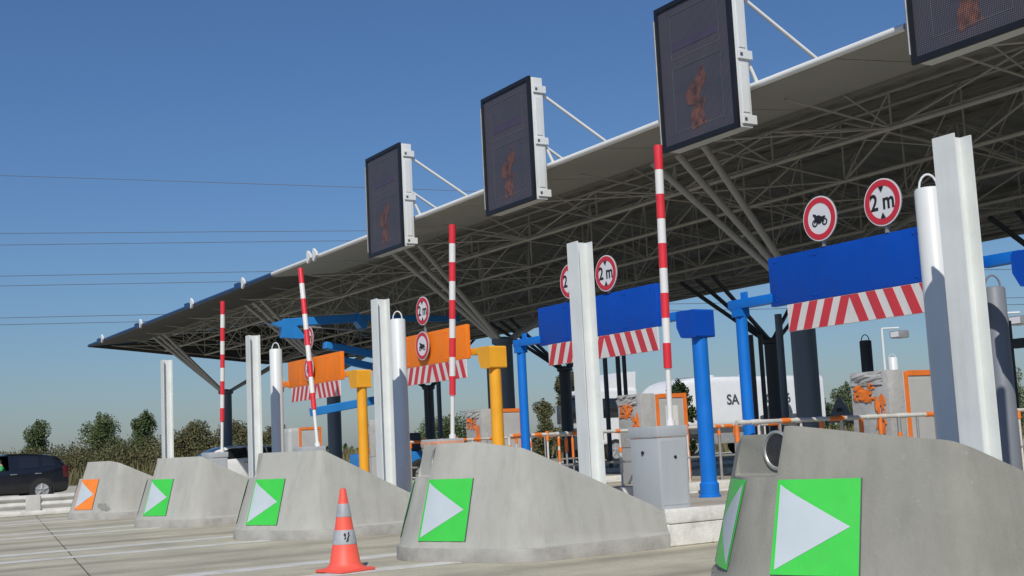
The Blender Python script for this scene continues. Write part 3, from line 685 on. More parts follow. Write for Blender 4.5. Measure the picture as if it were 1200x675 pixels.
# ---------------------------------------------------------------- payment machines wrapped in plastic
def crumple(name, material, par, fn, w, h, n=9, amp=.05, holes=.25):
    V = []; F = []
    for j in range(n+1):
        for i in range(n+1):
            e = 1 if 0 < i < n and 0 < j < n else .6
            V.append(tuple(fn(w*(i/n+random.uniform(-.05, .05)), h*(j/n+random.uniform(-.05, .05)), .006+random.uniform(0, amp)*e)))
    for j in range(n):
        for i in range(n):
            if random.random() < holes and (i in (0, n-1) or j in (0, n-1) or random.random() < .5): continue
            a = j*(n+1)+i; F += [(a, a+1, a+n+2), (a, a+n+2, a+n+1)]
    return raw(name, V, F, material, par, 25)
def machine(k, label, rounded=False, paper=False):
    t = thing('payment_machine', label, 'toll machine', (XC(k), 11.4, .335), 0, 'plastic-wrapped payment machines')
    x0, x1, y1, h = -.31, .26, .86, 1.33
    MB().box(x0, x1, 0, y1, 0, h, bev=.12 if rounded else .02, seg=4 if rounded else 2).build('housing', 'machine_gray', t)
    if not rounded:
        MB().box(x0-.01, x1+.01, -.012, .25, .55, h+.012, bev=.015).build('wrap', 'plastic_wrap', t)
        front = lambda a, b, d: Vector((x0+a, -.012-d, b))
        for (ox, oz, w, hh) in ((.04, .98, .34, .24), (.36, .6, .16, .45)):
            crumple('tape_tangle', 'tape_orange', t, lambda a, b, d: front(a+ox, b+oz, d), w, hh, 8, .02, .35)
        crumple('loose_wrap', 'plastic_wrap', t, lambda a, b, d: front(a, b+1.18, d), .5, .15, 6, .03, .1)
    sx = x1+.001
    for q in ((.27, .33, .0, h-.01), (y1-.06, y1+.004, .0, h+.004)):
        MB().box(sx, sx+.012, q[0], q[1], q[2], q[3]).build('tape_strip', 'tape_orange', t, 0)
    MB().box(sx, sx+.012, .331, y1-.061, h-.06, h+.002).build('tape_strip', 'tape_orange', t, 0)
    MB().box(sx, sx+.006, .36, y1-.09, .1, h-.1).build('side_panel', 'machine_gray', t, 0)
    if paper: MB().box(sx+.007, sx+.01, .45, .68, .85, 1.15).build('paper_notice', 'paper', t, 0)
    return t
machine(1, 'grey machine wrapped in plastic with tangled orange tape under the nearest gantry')
machine(2, 'grey machine framed in orange tape with a white notice, behind the barrier cabinet', paper=True)
machine(3, 'grey machine with orange tape between the barrier arm and the yellow post')
machine(4, 'grey taped machine right of the farther yellow post')
machine(5, 'rounded grey machine below the farther orange panel', rounded=True)
# ---------------------------------------------------------------- taped hand railings on islands
def railing(k, y0, y1, dx, label):
    t = thing('hand_railing', label, 'railing', (XC(k)+dx, y0, .335), 0, 'hand railings wound with orange tape')
    L = y1-y0; H = .80
    MB().tube((0, 0, H), (0, L, H), .024, 10).build('top_rail', 'rail_white', t, 50)
    MB().tube((0, 0, .36), (0, L, .36), .017, 8).build('mid_rail', 'galvanised', t, 50)
    n = int(L/.30)
    for i in range(n+1):
        y = i*L/n; MB().tube((0, y, 0), (0, y, H-.02), .015 if i % 4 else .023, 8).build('baluster', 'tape_white' if random.random() < .5 else 'galvanised', t, 50)
        if random.random() < .75:
            z = random.uniform(.5, .72); MB().tube((0, y, z), (0, y, z+random.uniform(.06, .2)), .026, 8).build('tape_wrap', 'tape_orange', t, 50)
        if random.random() < .5:
            z = random.uniform(.05, .4); MB().tube((0, y, z), (0, y, z+random.uniform(.05, .25)), .025, 8).build('tape_wrap', random.choice(('tape_orange', 'tape_white')), t, 50)
    y = .05
    while y < L-.2:
        w = random.uniform(.05, .22); MB().tube((0, y, H), (0, y+w, H), .029, 8).build('tape_wrap', random.choice(('tape_orange', 'tape_white', 'tape_orange')), t, 50); y += w+random.uniform(.05, .3)
railing(1, 8.75, 13.6, .57, 'taped railing running right above the largest nose')
railing(2, 8.9, 14.5, .54, 'taped railing on both sides of the grey barrier cabinet')
railing(3, 9.2, 13.5, .5, 'taped railing around the machine by the yellow post')
railing(0, 9.4, 13.0, -.75, 'taped railing right of the tallest white post')
# slim dark posts under the roof
PL = ['slim dark post left of two others under the second gantry board', 'middle slim dark post under the second gantry board', 'right slim dark post under the second gantry board',
      'slim dark post just right of the slim blue post', 'slim grey post left of the thick grey column', 'thin dark post between the slim blue post and grey post',
      'slim dark post below the nearer orange panel, right of the dark column', 'slim grey post below the nearer orange panel, left of the barrier arm', 'slim grey post left of the yellow pivot post']
for (px_, py_, Y, r_, mt), lb in zip(((709, 425, 17.2, .055, 'dark_steel'), (724, 425, 19, .06, 'dark_steel'), (731, 420, 18, .05, 'dark_steel'), (878, 395, 18.5, .085, 'dark_steel'), (912, 372, 15.8, .065, 'column_gray'), (891, 400, 18.8, .05, 'dark_steel'),
                                  (498, 430, 19.5, .05, 'dark_steel'), (513, 430, 17.5, .07, 'column_gray'), (571, 400, 16.0, .05, 'column_gray')), PL):
    P = at(px_, py_, Y=Y); t = thing('slim_post', lb, 'post', (P.x, Y, 0), 0, 'slim dark posts under the roof')
    MB().tube((0, 0, 0), (0, 0, 3.1), r_, 12).build('tube', mt, t, 40); MB().box(-.12, .12, -.12, .12, 0, .36).build('foot', mt, t, 0)
# ---------------------------------------------------------------- guardrail at far left
t = thing('guard_rail', 'low white guard rail in front of the black car', 'guard rail', (-28.4, 0, 0))
wz = -.11
wprof = [(0, .26), (.035, .29), (.05, .33), (.03, .37), (-.005, .40), (.03, .43), (.05, .47), (.035, .51), (0, .54), (-.02, .54), (.01, .50), (.02, .47), (.0, .435), (-.03, .40), (.0, .365), (.02, .33), (.01, .30), (-.02, .26)]
MB().prism(wprof, lambda a, b, d: Vector((a, d, b+wz)), -12, 8.6).build('rail_beam', 'rail_white', t, 30)
for i in range(8):
    MB().box(-.16, -.03, 5.15-2.4*i+1.2, 5.15-2.4*i+1.35, 0, .40).build('rail_post', 'galvanised', t, 0)
    MB().box(.05, .07, 3.9-2.4*i+1.2, 3.9-2.4*i+1.5, .1, .42, bev=.005).build('post_block', 'rail_white', t)
MB().box(-.2, .12, -12, 8.6, 0, .10, bev=.03).build('footing', 'kerb_white', t)
MB().box(-.02, .0, -12, 8.5, .05, .13, bev=.004).build('lower_beam', 'rail_white', t)
# ---------------------------------------------------------------- cars
def wheel(par, x, y, r, side, w=.2):
    tw = MB(); tw.lathe([(r*.66, -w/2), (r*.92, -w/2), (r, -w/2+.03), (r, w/2-.03), (r*.92, w/2), (r*.66, w/2), (r*.64, 0), (r*.66, -w/2)], 28, (x, y, r), 'X', close=False); T = tw.build('wheel', 'tyre', par, 40)
    s = MB(); xo = x+side*(w/2-.02)
    s.lathe([(r*.68, xo-x-.04*side), (r*.68, xo-x), (r*.60, xo-x+.0*side), (r*.58, xo-x-.03*side)], 28, (x, y, r), 'X', close=False)
    for i in range(5):
        a = 2*math.pi*i/5+.3; d = Vector((0, math.cos(a), math.sin(a)))
        s.tube(Vector((xo-.005*side, y, r))+d*.03, Vector((xo-.01*side, y, r))+d*r*.62, .045, 8, r2=.03)
    s.lathe([(r*.6, xo-x-.03*side), (r*.6, xo-x-.008*side)], 28, (x, y, r), 'X')
    s.lathe([(.05, xo-x-.02*side), (.045, xo-x+.01*side)], 14, (x, y, r), 'X'); s.build('rim', 'rim', T, 40)
def car(label, paint, loc, rz, L=4.35, Wd=1.78, H=1.47, name='parked_car', open_window=False):
    """car pointing to local -Y; origin at ground centre"""
    t = thing(name, label, 'car', loc, rz)
    # stations: y, half width, sill z, belt z, roof z, roof half width
    hw = Wd/2
    st = [(-.5, .62, .30, .52, .60, .50), (-.485, .76, .24, .60, .66, .60), (-.43, .90, .22, .70, .76, .70), (-.33, .97, .20, .78, .86, .76), (-.235, 1.0, .20, .87, .94, .80),
          (-.20, 1.0, .20, .90, .98, .80), (-.09, 1.0, .20, .92, 1.32*H/1.47, .74), (-.02, 1.0, .20, .93, 1.42*H/1.47, .72), (.10, 1.0, .20, .94, H, .72), (.24, 1.0, .20, .96, H-.01, .72), (.36, .99, .20, .99, H-.05, .70),
          (.415, .97, .21, 1.02, H-.11, .67), (.455, .95, .22, 1.0, 1.22*H/1.47, .66), (.485, .92, .26, .95, 1.02, .72), (.50, .80, .34, .75, .80, .66)]
    rings = []; bm = bmesh.new()
    for (fy, fw, zs, zb, zr, fr) in st:
        w = hw*fw; wr = hw*fr; y = fy*L
        half = [(0, zs), (w*.8, zs), (w*.95, zs+.05), (w, zs+.2), (w*1.0, (zs+zb)/2+.08), (w*.985, zb-.04), (w*.955, zb), (wr+(w*.955-wr)*.45, zb+(zr-zb)*.55), (wr, zr-.045), (wr*.9, zr-.012), (wr*.55, zr+.004), (0, zr+.01)]
        ring = [bm.verts.new((x, y, z)) for x, z in half] + [bm.verts.new((-x, y, z)) for x, z in half[-2:0:-1]]
        rings.append(ring)
    n = len(rings[0])
    for A, B in zip(rings[:-1], rings[1:]):
        for i in range(n): bm.faces.new((A[i], A[(i+1) % n], B[(i+1) % n], B[i]))
    bm.faces.new(rings[0][::-1]); bm.faces.new(rings[-1]); bmesh.ops.recalc_face_normals(bm, faces=bm.faces[:])
    bmesh.ops.subdivide_edges(bm, edges=[e for e in bm.edges], cuts=1, use_grid_fill=True)
    if open_window:
        dl = [f for f in bm.faces if f.calc_center_median().x > hw*.5 and -.09*L < f.calc_center_median().y < .13*L and .96 < f.calc_center_median().z < H-.09]
        bmesh.ops.delete(bm, geom=dl, context='FACES')
    me = bpy.data.meshes.new('body'); bm.to_mesh(me); bm.free(); me.materials.append(MATS[paint]); finish(me, 50)
    ob = link('body', me, t)
    def side_pt(f, v, s, off=.006):     # f along length, v 0 belt..1 roof
        for a, b in zip(st[:-1], st[1:]):
            if a[0] <= f <= b[0]:
                q = (f-a[0])/(b[0]-a[0]); c_ = [a[i]+(b[i]-a[i])*q for i in range(6)]; break
        w = hw*c_[1]*.955; wr = hw*c_[5]; z0, z1 = c_[3], c_[4]-.045
        x = w+(wr-w)*(.45/.55*v*.55/1 if False else (v*.55/.55*.55 if v <= .55 else .55+(v-.55)))
        return Vector((s*(x+off), f*L, z0+(z1-z0)*v))
    for s in (1, -1):
        for nm, fs in (('front_window', (-.165, -.06, .03, .145)), ('rear_window', (.165, .21, .25, .295)), ('quarter_window', (.312, .35, .38, .405))):
            if open_window and s > 0 and nm == 'front_window': continue
            V = []; F = []; vs = (.06, .5, .93)
            for i, f in enumerate(fs):
                for v in vs:
                    ff = f
                    if nm == 'front_window' and i == 0: ff = f+v*.07
                    if nm == 'quarter_window' and i == 3: ff = f-v*.02
                    V.append(tuple(side_pt(ff, v, s)))
            for i in range(3):
                for j in range(2): F.append((i*3+j, (i+1)*3+j, (i+1)*3+j+1, i*3+j+1)[::s])
            raw(nm, V, F, 'car_glass', t, 60)
        for fy in (.105, .265): 
            hz = .80; MB().box(s*(hw*1.0-.004) if s > 0 else -hw-.03, hw+.03 if s > 0 else -(hw-.004), fy*L, fy*L+.2, hz, hz+.03, bev=.008).build('door_handle', 'chrome', t)
        MB().box(*sorted((s*hw*.86, s*(hw*.99))), .452*L, .49*L, .66, 1.02, bev=.03).build('tail_lamp', 'tail_lamp', t)
        MB().box(*sorted((s*(hw*.97), s*(hw+.15))), -.17*L, -.145*L, .95, 1.08, bev=.03).build('door_mirror', paint, t)
        MB().box(*sorted((s*hw*.62, s*hw*.86)), -.488*L, -.44*L, .58, .70, bev=.03).build('head_lamp', 'chrome', t)
        for fy in (-.305, .31):
            a = MB(); a.lathe([(.375, 0), (.375, s*.008), (.33, s*.008)], 28, (s*(hw-.006), fy*L, .31), 'X'); a.build('wheel_arch', 'tyre', t, 40)
            wheel(t, s*(hw-.06), fy*L, .315, s)
    for nm, i0, i1 in (('windscreen', 5, 7), ('rear_screen', 11, 13)):
        V = []; F = []
        for i in range(i0, i1+1):
            (fy, fw, zs, zb, zr, fr) = st[i]
            for q in (-.86, -.4, 0, .4, .86): V.append((hw*fr*q, fy*L+(-.008 if i0 == 5 else .01), zr+.022 if abs(q) < .5 else zr+.008))
        for i in range(i1-i0):
            for j in range(4): F.append((i*5+j, i*5+j+1, (i+1)*5+j+1, (i+1)*5+j))
        raw(nm, V, F, 'car_glass', t, 60)
    MB().box(-.26, .26, .497*L-.02, .505*L, .55, .66).build('number_plate', 'sign_white', t, 0)
    MB().box(-hw*.7, hw*.7, .10*L, .34*L, H+.012, H+.014).build('roof_panel', paint, t, 0)
    return t
bc = car('black hatchback driving behind the guard rail, cut by the left edge', 'black_car_paint', (-40.9, 6.30, 0), 0, L=4.4, H=1.42, name='black_car', open_window=True)
wc = car('white car half hidden behind the small noses at left', 'white_car_paint', (-41.5, 13.75, 0), 0, L=4.3, H=1.40, name='white_car')
# driver of the black car: torso, head and arm leaning on the open window
def person(loc):
    t = thing('person', 'person in a bright green top at the window of the black car', 'person', loc)
    J = [((0, 0, .05), .15), ((0, .02, .30), .17), ((0, .0, .52), .14), ((0, -.01, .62), .06), ((0, -.03, .70), .085), ((0, -.03, .80), .09), ((.17, 0, .50), .075), ((.32, -.02, .44), .055), ((.36, -.22, .43), .045), ((.37, -.32, .44), .035)]
    E_ = [(0, 1), (1, 2), (2, 3), (3, 4), (4, 5), (2, 6), (6, 7), (7, 8), (8, 9)]
    me = bpy.data.meshes.new('body'); me.from_pydata([j[0] for j in J], E_, []); o = link('body', me)
    sk = o.modifiers.new('skin', 'SKIN'); sv = me.skin_vertices[0].data
    for v, j in zip(sv, J): v.radius = (j[1], j[1])
    sv[0].use_root = True
    o.modifiers.new('sub', 'SUBSURF').levels = 2
    m2 = bpy.data.meshes.new_from_object(o.evaluated_get(bpy.context.evaluated_depsgraph_get())); o.modifiers.clear(); o.data = m2
    m2.materials.append(MATS['green_shirt']); m2.materials.append(MATS['skin']); finish(m2, 0)
    for p_ in m2.polygons:
        if p_.center.z > .60: p_.material_index = 1
    m2.polygons.foreach_set('use_smooth', [True]*len(m2.polygons)); o.parent = t
person((-40.9+.40, 6.30+.27, .50))
# ---------------------------------------------------------------- tanker truck behind the plaza
t = thing('tanker_truck', 'white tanker truck with dark lettering behind the blue posts', 'truck', (-43.3, 29.3, 0))
def ell(y, w, h, zc): return [(w*math.copysign(abs(math.cos(a))**.2, math.cos(a)), y, zc+h*math.copysign(abs(math.sin(a))**.2, math.sin(a))) for a in [2*math.pi*i/40 for i in range(40)]]
V = []; F = []; secs = [(4.3, .55), (4.4, .68), (4.6, .79), (4.95, .89), (5.4, .955), (5.9, .985), (6.4, 1), (13.3, 1), (13.36, .985), (13.38, .95)]
for y, s in secs: V += ell(y, 1.25*(s if y > 10 else .6+.4*s), 1.12*s, 2.36-.9*(1-s))
for k in range(len(secs)-1):
    for i in range(40): F.append((k*40+i, k*40+(i+1) % 40, (k+1)*40+(i+1) % 40, (k+1)*40+i))
F.append(tuple(range(40))[::-1]); F.append(tuple(range((len(secs)-1)*40, len(secs)*40)))
tk = raw('tank', V, F, 'truck_white', t, 50)
MB().box(-1.2, 1.2, 4.8, 13.3, 1.02, 1.28).build('chassis', 'dark_steel', t, 0)
for y in (7.5, 9.6, 11.7): 
    hp_ = MB(); hp_.lathe([(.3, 0), (.3, .12), (.2, .16)], 20, (0, y, 3.44)); hp_.build('hatch', 'truck_white', tk, 40)
MB().box(-.5, .5, 6, 12.8, 3.44, 3.50).build('walkway', 'galvanised', tk, 0)
c = MB(); c.box(-1.22, 1.22, .35, 2.6, .75, 3.05, bev=.14, seg=4); cb = c.build('cab', 'truck_white', t, 50)
c = MB(); c.prism([(.9, 3.0), (2.55, 3.0), (2.6, 3.75), (1.9, 3.72), (1.2, 3.4)], lambda a, b, d: Vector((d, a, b)), -1.12, 1.12); c.build('roof_spoiler', 'truck_white', cb, 20)
MB().box(-1.1, 1.1, .31, .352, 1.75, 2.75, bev=.01).build('windscreen', 'car_glass', cb)
MB().box(-1.15, 1.15, .12, .36, 2.74, 2.86, bev=.02).build('sun_visor', 'dark_steel', cb)
for s in (1, -1):
    MB().box(*sorted((s*1.215, s*1.228)), .75, 1.55, 1.85, 2.65, bev=.004).build('side_window', 'car_glass', cb)
    MB().box(*sorted((s*1.25, s*1.5)), .25, .42, 1.7, 2.5, bev=.03).build('mirror', 'dark_steel', cb)
    for y in (1.3, 5.4, 9.9, 11.2, 12.5): wheel(t, s*1.08, y, .5, s, .3)
    MB().box(*sorted((s*1.0, s*1.24)), 6.2, 10.6, .55, 1.0, bev=.02).build('side_guard', 'galvanised', t)
MB().box(-1.15, 1.15, .32, .37, .6, 1.5, bev=.02).build('grille', 'dark_steel', cb)
def lettering(par, txt, size, P, name='lettering'):
    me = text_mesh(txt, size, .004)
    for v in me.vertices: v.co = Vector((P[0]+v.co.z, P[1]+v.co.x, P[2]+v.co.y))
    me.materials.clear(); me.materials.append(MATS['lettering']); return link(name, me, par)
for txt, size, y, z in (('SA', .62, 7.75, 2.42), ('G', .6, 9.9, 2.42), ('86', .6, 10.9, 2.42), ('T T', .42, 10.2, 3.0)): lettering(t, txt, size, (1.262, y, z))
# ---------------------------------------------------------------- blue boom lift under the canopy
t = thing('boom_lift', 'blue boom lift reaching out under the left part of the roof', 'lift', (-28.3, 18.5, 0))
def bar(p, q, w, h, nm, mt='boom_blue', par=t):
    p = Vector(p); q = Vector(q); d = q-p; L_ = d.length; M_ = Matrix.Translation(p) @ d.to_track_quat('Y', 'Z').to_matrix().to_4x4()
    m_ = MB(); m_.box(-w/2, w/2, 0, L_, -h/2, h/2, bev=.015, seg=1, M=M_); return m_.build(nm, mt, par)
bar((0, -7.55, 4.15), (0, -5.55, 4.30), .17, .2, 'upper_boom'); bar((0, -5.6, 4.30), (0, -2.7, 4.30), .13, .15, 'inner_boom')
q = [(-7.62, 4.04), (-7.60, 3.80), (-7.1, 3.77), (-7.03, 3.83), (-7.28, 4.12), (-7.5, 4.24), (-7.9, 4.13)]
MB().prism(q, lambda a, b, d: Vector((d, a, b)), -.11, .11).build('boom_head', 'boom_blue', t, 0)
MB().prism([(-5.62, 4.42), (-5.38, 4.14), (-5.42, 4.02), (-5.55, 4.04), (-5.68, 4.2)], lambda a, b, d: Vector((d, a, b)), -.13, .13).build('boom_collar', 'boom_blue', t, 0)
bar((0, -6.5, 3.62), (0, -4.6, 3.28), .2, .17, 'lower_boom'); bar((0, -6.2, 3.28), (0, -4.6, 2.95), .17, .17, 'riser_boom')
for y, z in ((-5.0, 3.38), (-4.3, 3.24)): MB().prism([(y-.18, z), (y+.2, z-.06), (y+.05, z+.22)], lambda a, b, d: Vector((d, a, b)), -.09, .09).build('boom_lug', 'boom_blue', t, 0)
bar((0, -6.9, 2.0), (0, -4.7, 2.32), .2, .2, 'tower_boom')
MB().box(-.8, .8, -5.6, -4.1, .4, .95, bev=.08).build('chassis', 'boom_blue', t); MB().box(-.5, .5, -5.1, -4.2, .95, 1.4, bev=.06).build('counterweight', 'dark_steel', t)
bar((0, -4.6, 4.25), (0, -4.6, .9), .24, .24, 'mast')
for s in (1, -1):
    for y in (-5.3, -4.4): wheel(t, s*.85, y, .38, s, .24)
MB().tube((.12, -6.9, 4.05), (.12, -5.2, 3.95), .02, 8).build('hydraulic_hose', 'galvanised', t, 50)
# ---------------------------------------------------------------- flood lights far behind
def flood(px_, ptop, Y, arm, label):
    P = at(px_, ptop, Y=Y); t = thing('flood_light', label, 'lamp post', (P.x, Y, -.04)); h = P.z
    MB().tube((0, 0, 0), (0, 0, h), .08, 10, r2=.05).build('pole', 'white_paint', t, 50)
    dx = CR.normalized(); a = Vector((dx.x, dx.y, 0))*arm
    MB().tube((0, 0, h), (a.x, a.y, h), .04, 8).build('arm', 'white_paint', t, 50)
    m_ = MB(); m_.box(a.x-.3, a.x+.3, a.y-.3, a.y+.3, h-.45, h-.12, bev=.06); H_ = m_.build('lamp_head', 'galvanised', t)
    MB().box(a.x-.22, a.x+.22, a.y-.31, a.y-.301, h-.40, h-.17).build('lamp_glass', 'sign_white', H_, 0)
flood(1033, 384, 42, .75, 'thin white floodlight pole beneath the nearest gantry board')
flood(1170, 366, 38, .75, 'floodlight on a pole at the right edge beside the grey bollard')
flood(938, 426, 48, .5, 'small distant floodlight right of the thick grey column')
# bits behind the right foreground
t = thing('road_sign', 'small grey triangular road sign seen from behind, right of the truck', 'sign', (*at(985, 490, Y=26).xy, 0))
MB().prism([(-.42, 1.15), (.42, 1.15), (0, 1.9)], lambda a, b, d: Vector((a*.8, a*.55+d, b)), 0, .03).build('plate', 'sign_back', t, 0); MB().tube((0, .06, 0), (0, .06, 1.8), .03, 8).build('pole', 'galvanised', t, 50); MB().box(-.12, .12, -.05, .0, 1.45, 1.55).build('clamp', 'dark_steel', t, 0)
P = at(1187, 440, Y=19); t = thing('signal_mast', 'dark signal mast with side lamps at the right edge', 'signal', (P.x, 19, 0))
MB().tube((0, 0, 0), (0, 0, 2.75), .06, 10).build('pole', 'dark_steel', t, 50)
for s in (-1, 1): MB().box(*sorted((s*.07, s*.33)), -.08, .08, 2.25, 2.42, bev=.02).build('signal_head', 'dark_steel', t)
t = thing('pallet_stack', 'stack of grey pallets by the foot of the tallest white post', 'pallets', (-5.95, 9.0, .335), R(8))
for i in range(5):
    for j in range(4): MB().box(-.38+.21*j, -.23+.21*j, 0, .8, .12*i+.09, .12*i+.11).build('slat', 'galvanised', t, 0)
    for y in (.02, .36, .7): MB().box(-.39, .42, y, y+.08, .12*i, .12*i+.089).build('bearer', 'dark_steel', t, 0)
P = at(914, 495, X=-35); t = thing('domed_container', 'dark container with domed top in front of the tanker, left of the thick column', 'container', (-35, P.y, 0))
MB().box(-.55, .55, -.5, .5, 0, 1.6, bev=.08).build('body', 'dark_steel', t)
m_ = MB(); m_.lathe([(.5, 0), (.49, .15), (.44, .32), (.32, .48), (.15, .56), (.02, .58)], 24, (0, 0, 1.56)); m_.build('dome', 'dark_steel', t, 50)
MB().box(.551, .56, -.2, .2, 1.2, 1.4).build('slot', 'sign_black', t, 0)
# ---------------------------------------------------------------- vegetation
def leaves(n, lumps, size):
    """n leaf quads spread through ellipsoid lumps (centre, radii)"""
    w = np.array([l[1][0]*l[1][1]*l[1][2] for l in lumps])**.7; w /= w.sum()
    idx = rng.choice(len(lumps), n, p=w); d = rng.normal(size=(n, 3)); d /= np.linalg.norm(d, axis=1)[:, None]
    r = rng.random(n)**.45
    c = np.array([l[0] for l in lumps])[idx] + d*r[:, None]*np.array([l[1] for l in lumps])[idx]
    a = rng.normal(size=(n, 3)); a /= np.linalg.norm(a, axis=1)[:, None]; b = np.cross(a, rng.normal(size=(n, 3))); b /= np.linalg.norm(b, axis=1)[:, None]
    s = size*(.6+.8*rng.random(n))[:, None]
    V = np.stack([c-a*s, c-b*s*.5, c+a*s, c+b*s*.5], 1).reshape(-1, 3)
    F = np.arange(n*4).reshape(-1, 4)
    return V.tolist(), F.tolist()
def tree(label, loc, h, w, material, n=2600, size=.062, lumpn=16, low=.0, name='shrub_tree', cat='tree', pointy=.5):
    t = thing(name, label, cat, loc, 0, None)
    L_ = []
    for i in range(lumpn):
        z = low+(1-low)*random.random()**.9*.88; k = (1-z)**pointy*(.8+.2*min(1, z/.25)); a = random.uniform(0, 6.28); rr = w*.5*k*random.uniform(.15, .85)
        s = w*random.uniform(.13, .24)
        L_.append(((math.cos(a)*rr, math.sin(a)*rr, z*h), (s, s, s*1.05)))
    L_.append(((0, 0, h*.5), (w*.24, w*.24, h*.36)))
    for i in range(3): L_.append(((random.uniform(-.12, .12)*w, random.uniform(-.1, .1)*w, h*(.90+.03*i)), (w*.07, w*.07, h*.09)))
    V, F = leaves(n, L_, size); raw('crown', V, F, material, t)
    m_ = MB(); m_.tube((0, 0, -.05), (.03, 0, h*.45), h*.03, 8, r2=h*.018)
    for l in L_[:8]: m_.tube((.02, 0, h*.2), l[0], h*.012, 5, r2=h*.005)
    m_.build('trunk', 'bark', t, 60); return t
def at_dist(px_, dist):   # ground position of an image column at a distance
    d = at(px_, 530, Z=1.051)-CO if False else (CF+CR*(px_-600)/FPX - CU*(530-337.5)/FPX); d = Vector((d.x, d.y, 0)).normalized()*dist; return (d.x, d.y)
BK = 82
def place_tree(px_, ptop, wpx, dist, label, material, **kw):
    x, y = at_dist(px_, dist); hz = 547.7-.0492*px_
    h = (hz-ptop)/FPX*dist+EYE; tree(label, (x, y, -.04), h*1.02, wpx/FPX*dist*1.1, material, **kw)
place_tree(42, 499, 42, BK, 'small green tree above the black car', 'leaf_green', n=11000)
place_tree(122, 489, 62, BK, 'broad green shrub tree left of the leftmost white post', 'leaf_green', n=20000, lumpn=26)
place_tree(170, 486, 42, BK-3, 'narrow green shrub tree just left of the leftmost white post', 'leaf_green', n=13000)
for px_, top, w, dist, mt, lb, n in ((225, 499, 60, 76, 'leaf_dry', 'brownish hedge bush right of the leftmost white post', 4200), (275, 497, 62, 74, 'leaf_dry', 'brownish hedge bush behind the far grey column', 4200), (318, 500, 50, 76, 'leaf_dry', 'brownish hedge bush between the bollard and H-section post', 3400),
                                 (525, 488, 70, 80, 'leaf_green', 'green bush beneath the nearer orange panel', 3600), (575, 494, 50, 85, 'leaf_dry', 'olive bush behind the yellow pivot post', 2400), (668, 432, 46, 62, 'leaf_dry', 'tall loose tree left of the truck cab', 4200), (640, 470, 40, 66, 'leaf_dry', 'low dry bush left of the tall loose tree', 2400),
                                 (995, 452, 38, 84, 'leaf_green', 'green tree right of the tanker truck', 2600), (968, 468, 26, 90, 'leaf_dark', 'dark small tree touching the back of the tanker', 1800), (1068, 455, 50, 84, 'leaf_green', 'green tree half hidden behind the wrapped machine', 2600), (1190, 435, 40, 80, 'leaf_green', 'green tree at the right edge behind the signal mast', 2400)):
    place_tree(px_, top, w, dist, lb, mt, n=int(n*3.6), pointy=.22, low=.05, lumpn=20)
x, y = at(797, 500, X=-36).xy
t = tree('dense dark green clipped shrub in front of the tanker truck', (-36, y, 0), 3.0, 1.25, 'leaf_dark', n=5000, size=.07, lumpn=34, low=.06, name='clipped_shrub', cat='shrub', pointy=.08)
# grass and scrub bank at the back left (nobody could count it)
n = 26000
ang = rng.random(n); px_ = -140+ang*1500
pos = np.zeros((n, 3)); dist = 66+rng.random(n)*34
dirs = np.array([[*Vector(at_dist(p, 1)).to_tuple()] for p in np.linspace(-140, 1360, 301)])
ii = np.clip(((px_+140)/5).astype(int), 0, 300); pos[:, :2] = dirs[ii]*dist[:, None] + rng.normal(size=(n, 2))*.3
bank = np.clip((dist-66)/20, 0, 1)*.55
clump = .5+.5*np.sin(px_*.09)*np.sin(px_*.023+dist*.3)
h = (.35+1.0*rng.random(n)**1.5*(.45+.75*clump)); h *= np.where(px_ > 330, .7, 1)
a = rng.random(n)*6.28; w = .05+.05*rng.random(n); lean = rng.normal(size=(n, 2))*.22
V = np.zeros((n, 3, 3)); V[:, 0] = pos; V[:, 1] = pos; V[:, 2] = pos
V[:, 0, 0] -= np.cos(a)*w; V[:, 0, 1] -= np.sin(a)*w; V[:, 1, 0] += np.cos(a)*w; V[:, 1, 1] += np.sin(a)*w
V[:, 2, :2] += lean*h[:, None]; V[:, :, 2] += bank[:, None]-.05; V[:, 2, 2] += h
g_ = raw('tall_grass', V.reshape(-1, 3).tolist(), np.arange(n*3).reshape(-1, 3).tolist(), 'grass_dry'); tag(g_, 'tall dry grass and weeds along the edge of the plaza', 'grass', kind='stuff')
# dense weedy scrub on the bank, one mass
LL = []
for i in range(260):
    p = random.uniform(-90, 345); dd = random.uniform(72, 92); x_, y_ = at_dist(p, dd); hh = random.uniform(.5, 1.2)*(1.2 if p > 60 else 1.0)
    LL.append(((x_, y_, .45+hh*.55), (random.uniform(.5, 1.2), random.uniform(.5, 1.2), hh)))
V2, F2 = leaves(90000, LL, .07)
o = raw('weedy_scrub', V2, F2, 'leaf_dry'); tag(o, 'brownish weedy scrub below the small trees at left', 'scrub', kind='stuff')
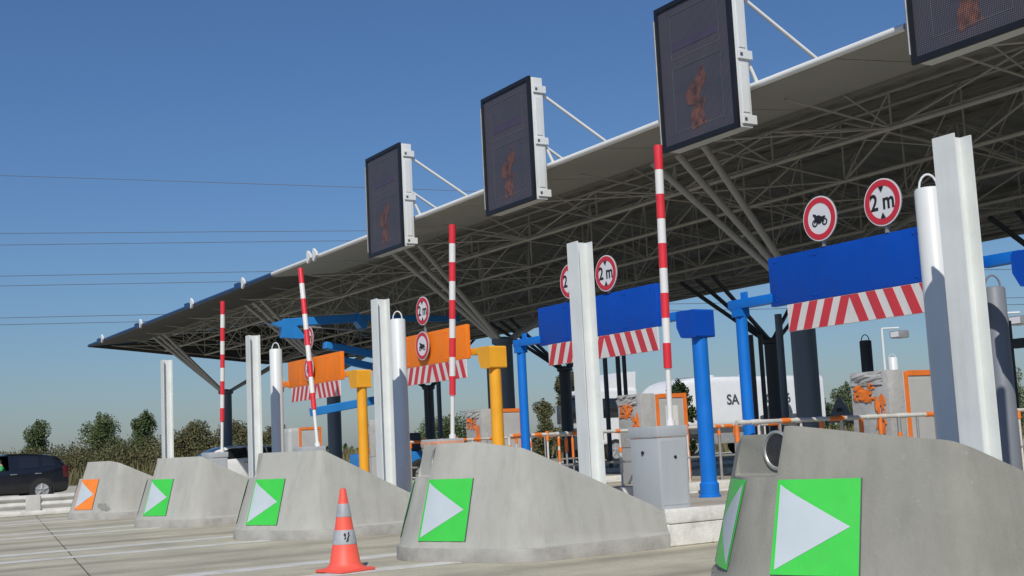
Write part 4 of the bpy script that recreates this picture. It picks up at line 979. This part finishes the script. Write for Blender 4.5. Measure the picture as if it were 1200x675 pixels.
# terrain bank under it
V = []; F = []
for i, p in enumerate(np.linspace(-400, 1700, 61)):
    dx, dy = at_dist(p, 1)
    for dd, z in ((64, -.055), (72, .15), (86, .5), (110, .6), (170, .2), (400, -.06)): V.append((dx*dd, dy*dd, z+.05*math.sin(i*1.7)*(z > 0)))
for i in range(60):
    for j in range(5): F.append((i*6+j, (i+1)*6+j, (i+1)*6+j+1, i*6+j+1))
b_ = raw('grass_bank', V, F, 'dry_soil', None, 60); b_['kind'] = 'structure'
# far tree line, one mass
n = 16000; px_ = rng.random(n)*1900-350; dist = 190+rng.random(n)*40
top = 1.2+1.4*(.5+.5*np.sin(px_*.021)*np.sin(px_*.057+1)) + .8*np.sin(px_*.13)
ii = np.clip(((px_+400)/7).astype(int), 0, 300); dirs = np.array([at_dist(p, 1) for p in np.linspace(-400, 1700, 301)])
c = np.concatenate([dirs[ii]*dist[:, None], (rng.random(n)**.6*np.maximum(top, .8))[:, None]], 1)
a = rng.normal(size=(n, 3)); a /= np.linalg.norm(a, axis=1)[:, None]; b = np.cross(a, rng.normal(size=(n, 3))); b /= np.linalg.norm(b, axis=1)[:, None]
s = (.35+.35*rng.random(n))[:, None]
V = np.stack([c-a*s, c-b*s*.6, c+a*s, c+b*s*.6], 1).reshape(-1, 3)
o = raw('far_woodland', V.tolist(), np.arange(n*4).reshape(-1, 4).tolist(), 'leaf_green'); tag(o, 'low far-off line of dark woodland along the horizon', 'woodland', kind='stuff')
# ---------------------------------------------------------------- power cables
for (ya, yb, lb) in ((207, 221, 'single highest power cable crossing the blue sky'), (275, 272, 'upper cable of the highest pair of power cables'), (288.5, 283.5, 'lower cable of the highest pair of power cables'),
                     (325, 318, 'upper cable of the middle pair of power cables'), (336.5, 329, 'lower cable of the middle pair of power cables'), (374, 365, 'upper cable of the lowest pair of power cables'), (382, 373, 'lower cable of the lowest pair of power cables')):
    D_ = 150; pts = []
    for i in range(25):
        px_ = -500+i*75; py_ = ya+(yb-ya)*px_/420 - 4*(1-((px_-300)/800)**2)*.4
        d = CF + CR*(px_-600)/FPX - CU*(py_-337.5)/FPX; pts.append(CO+d*D_)
    tag(MB().path(pts, .036, 5).build('power_cable', 'cable', None, 60), lb, 'power cable', 'power cables across the sky')
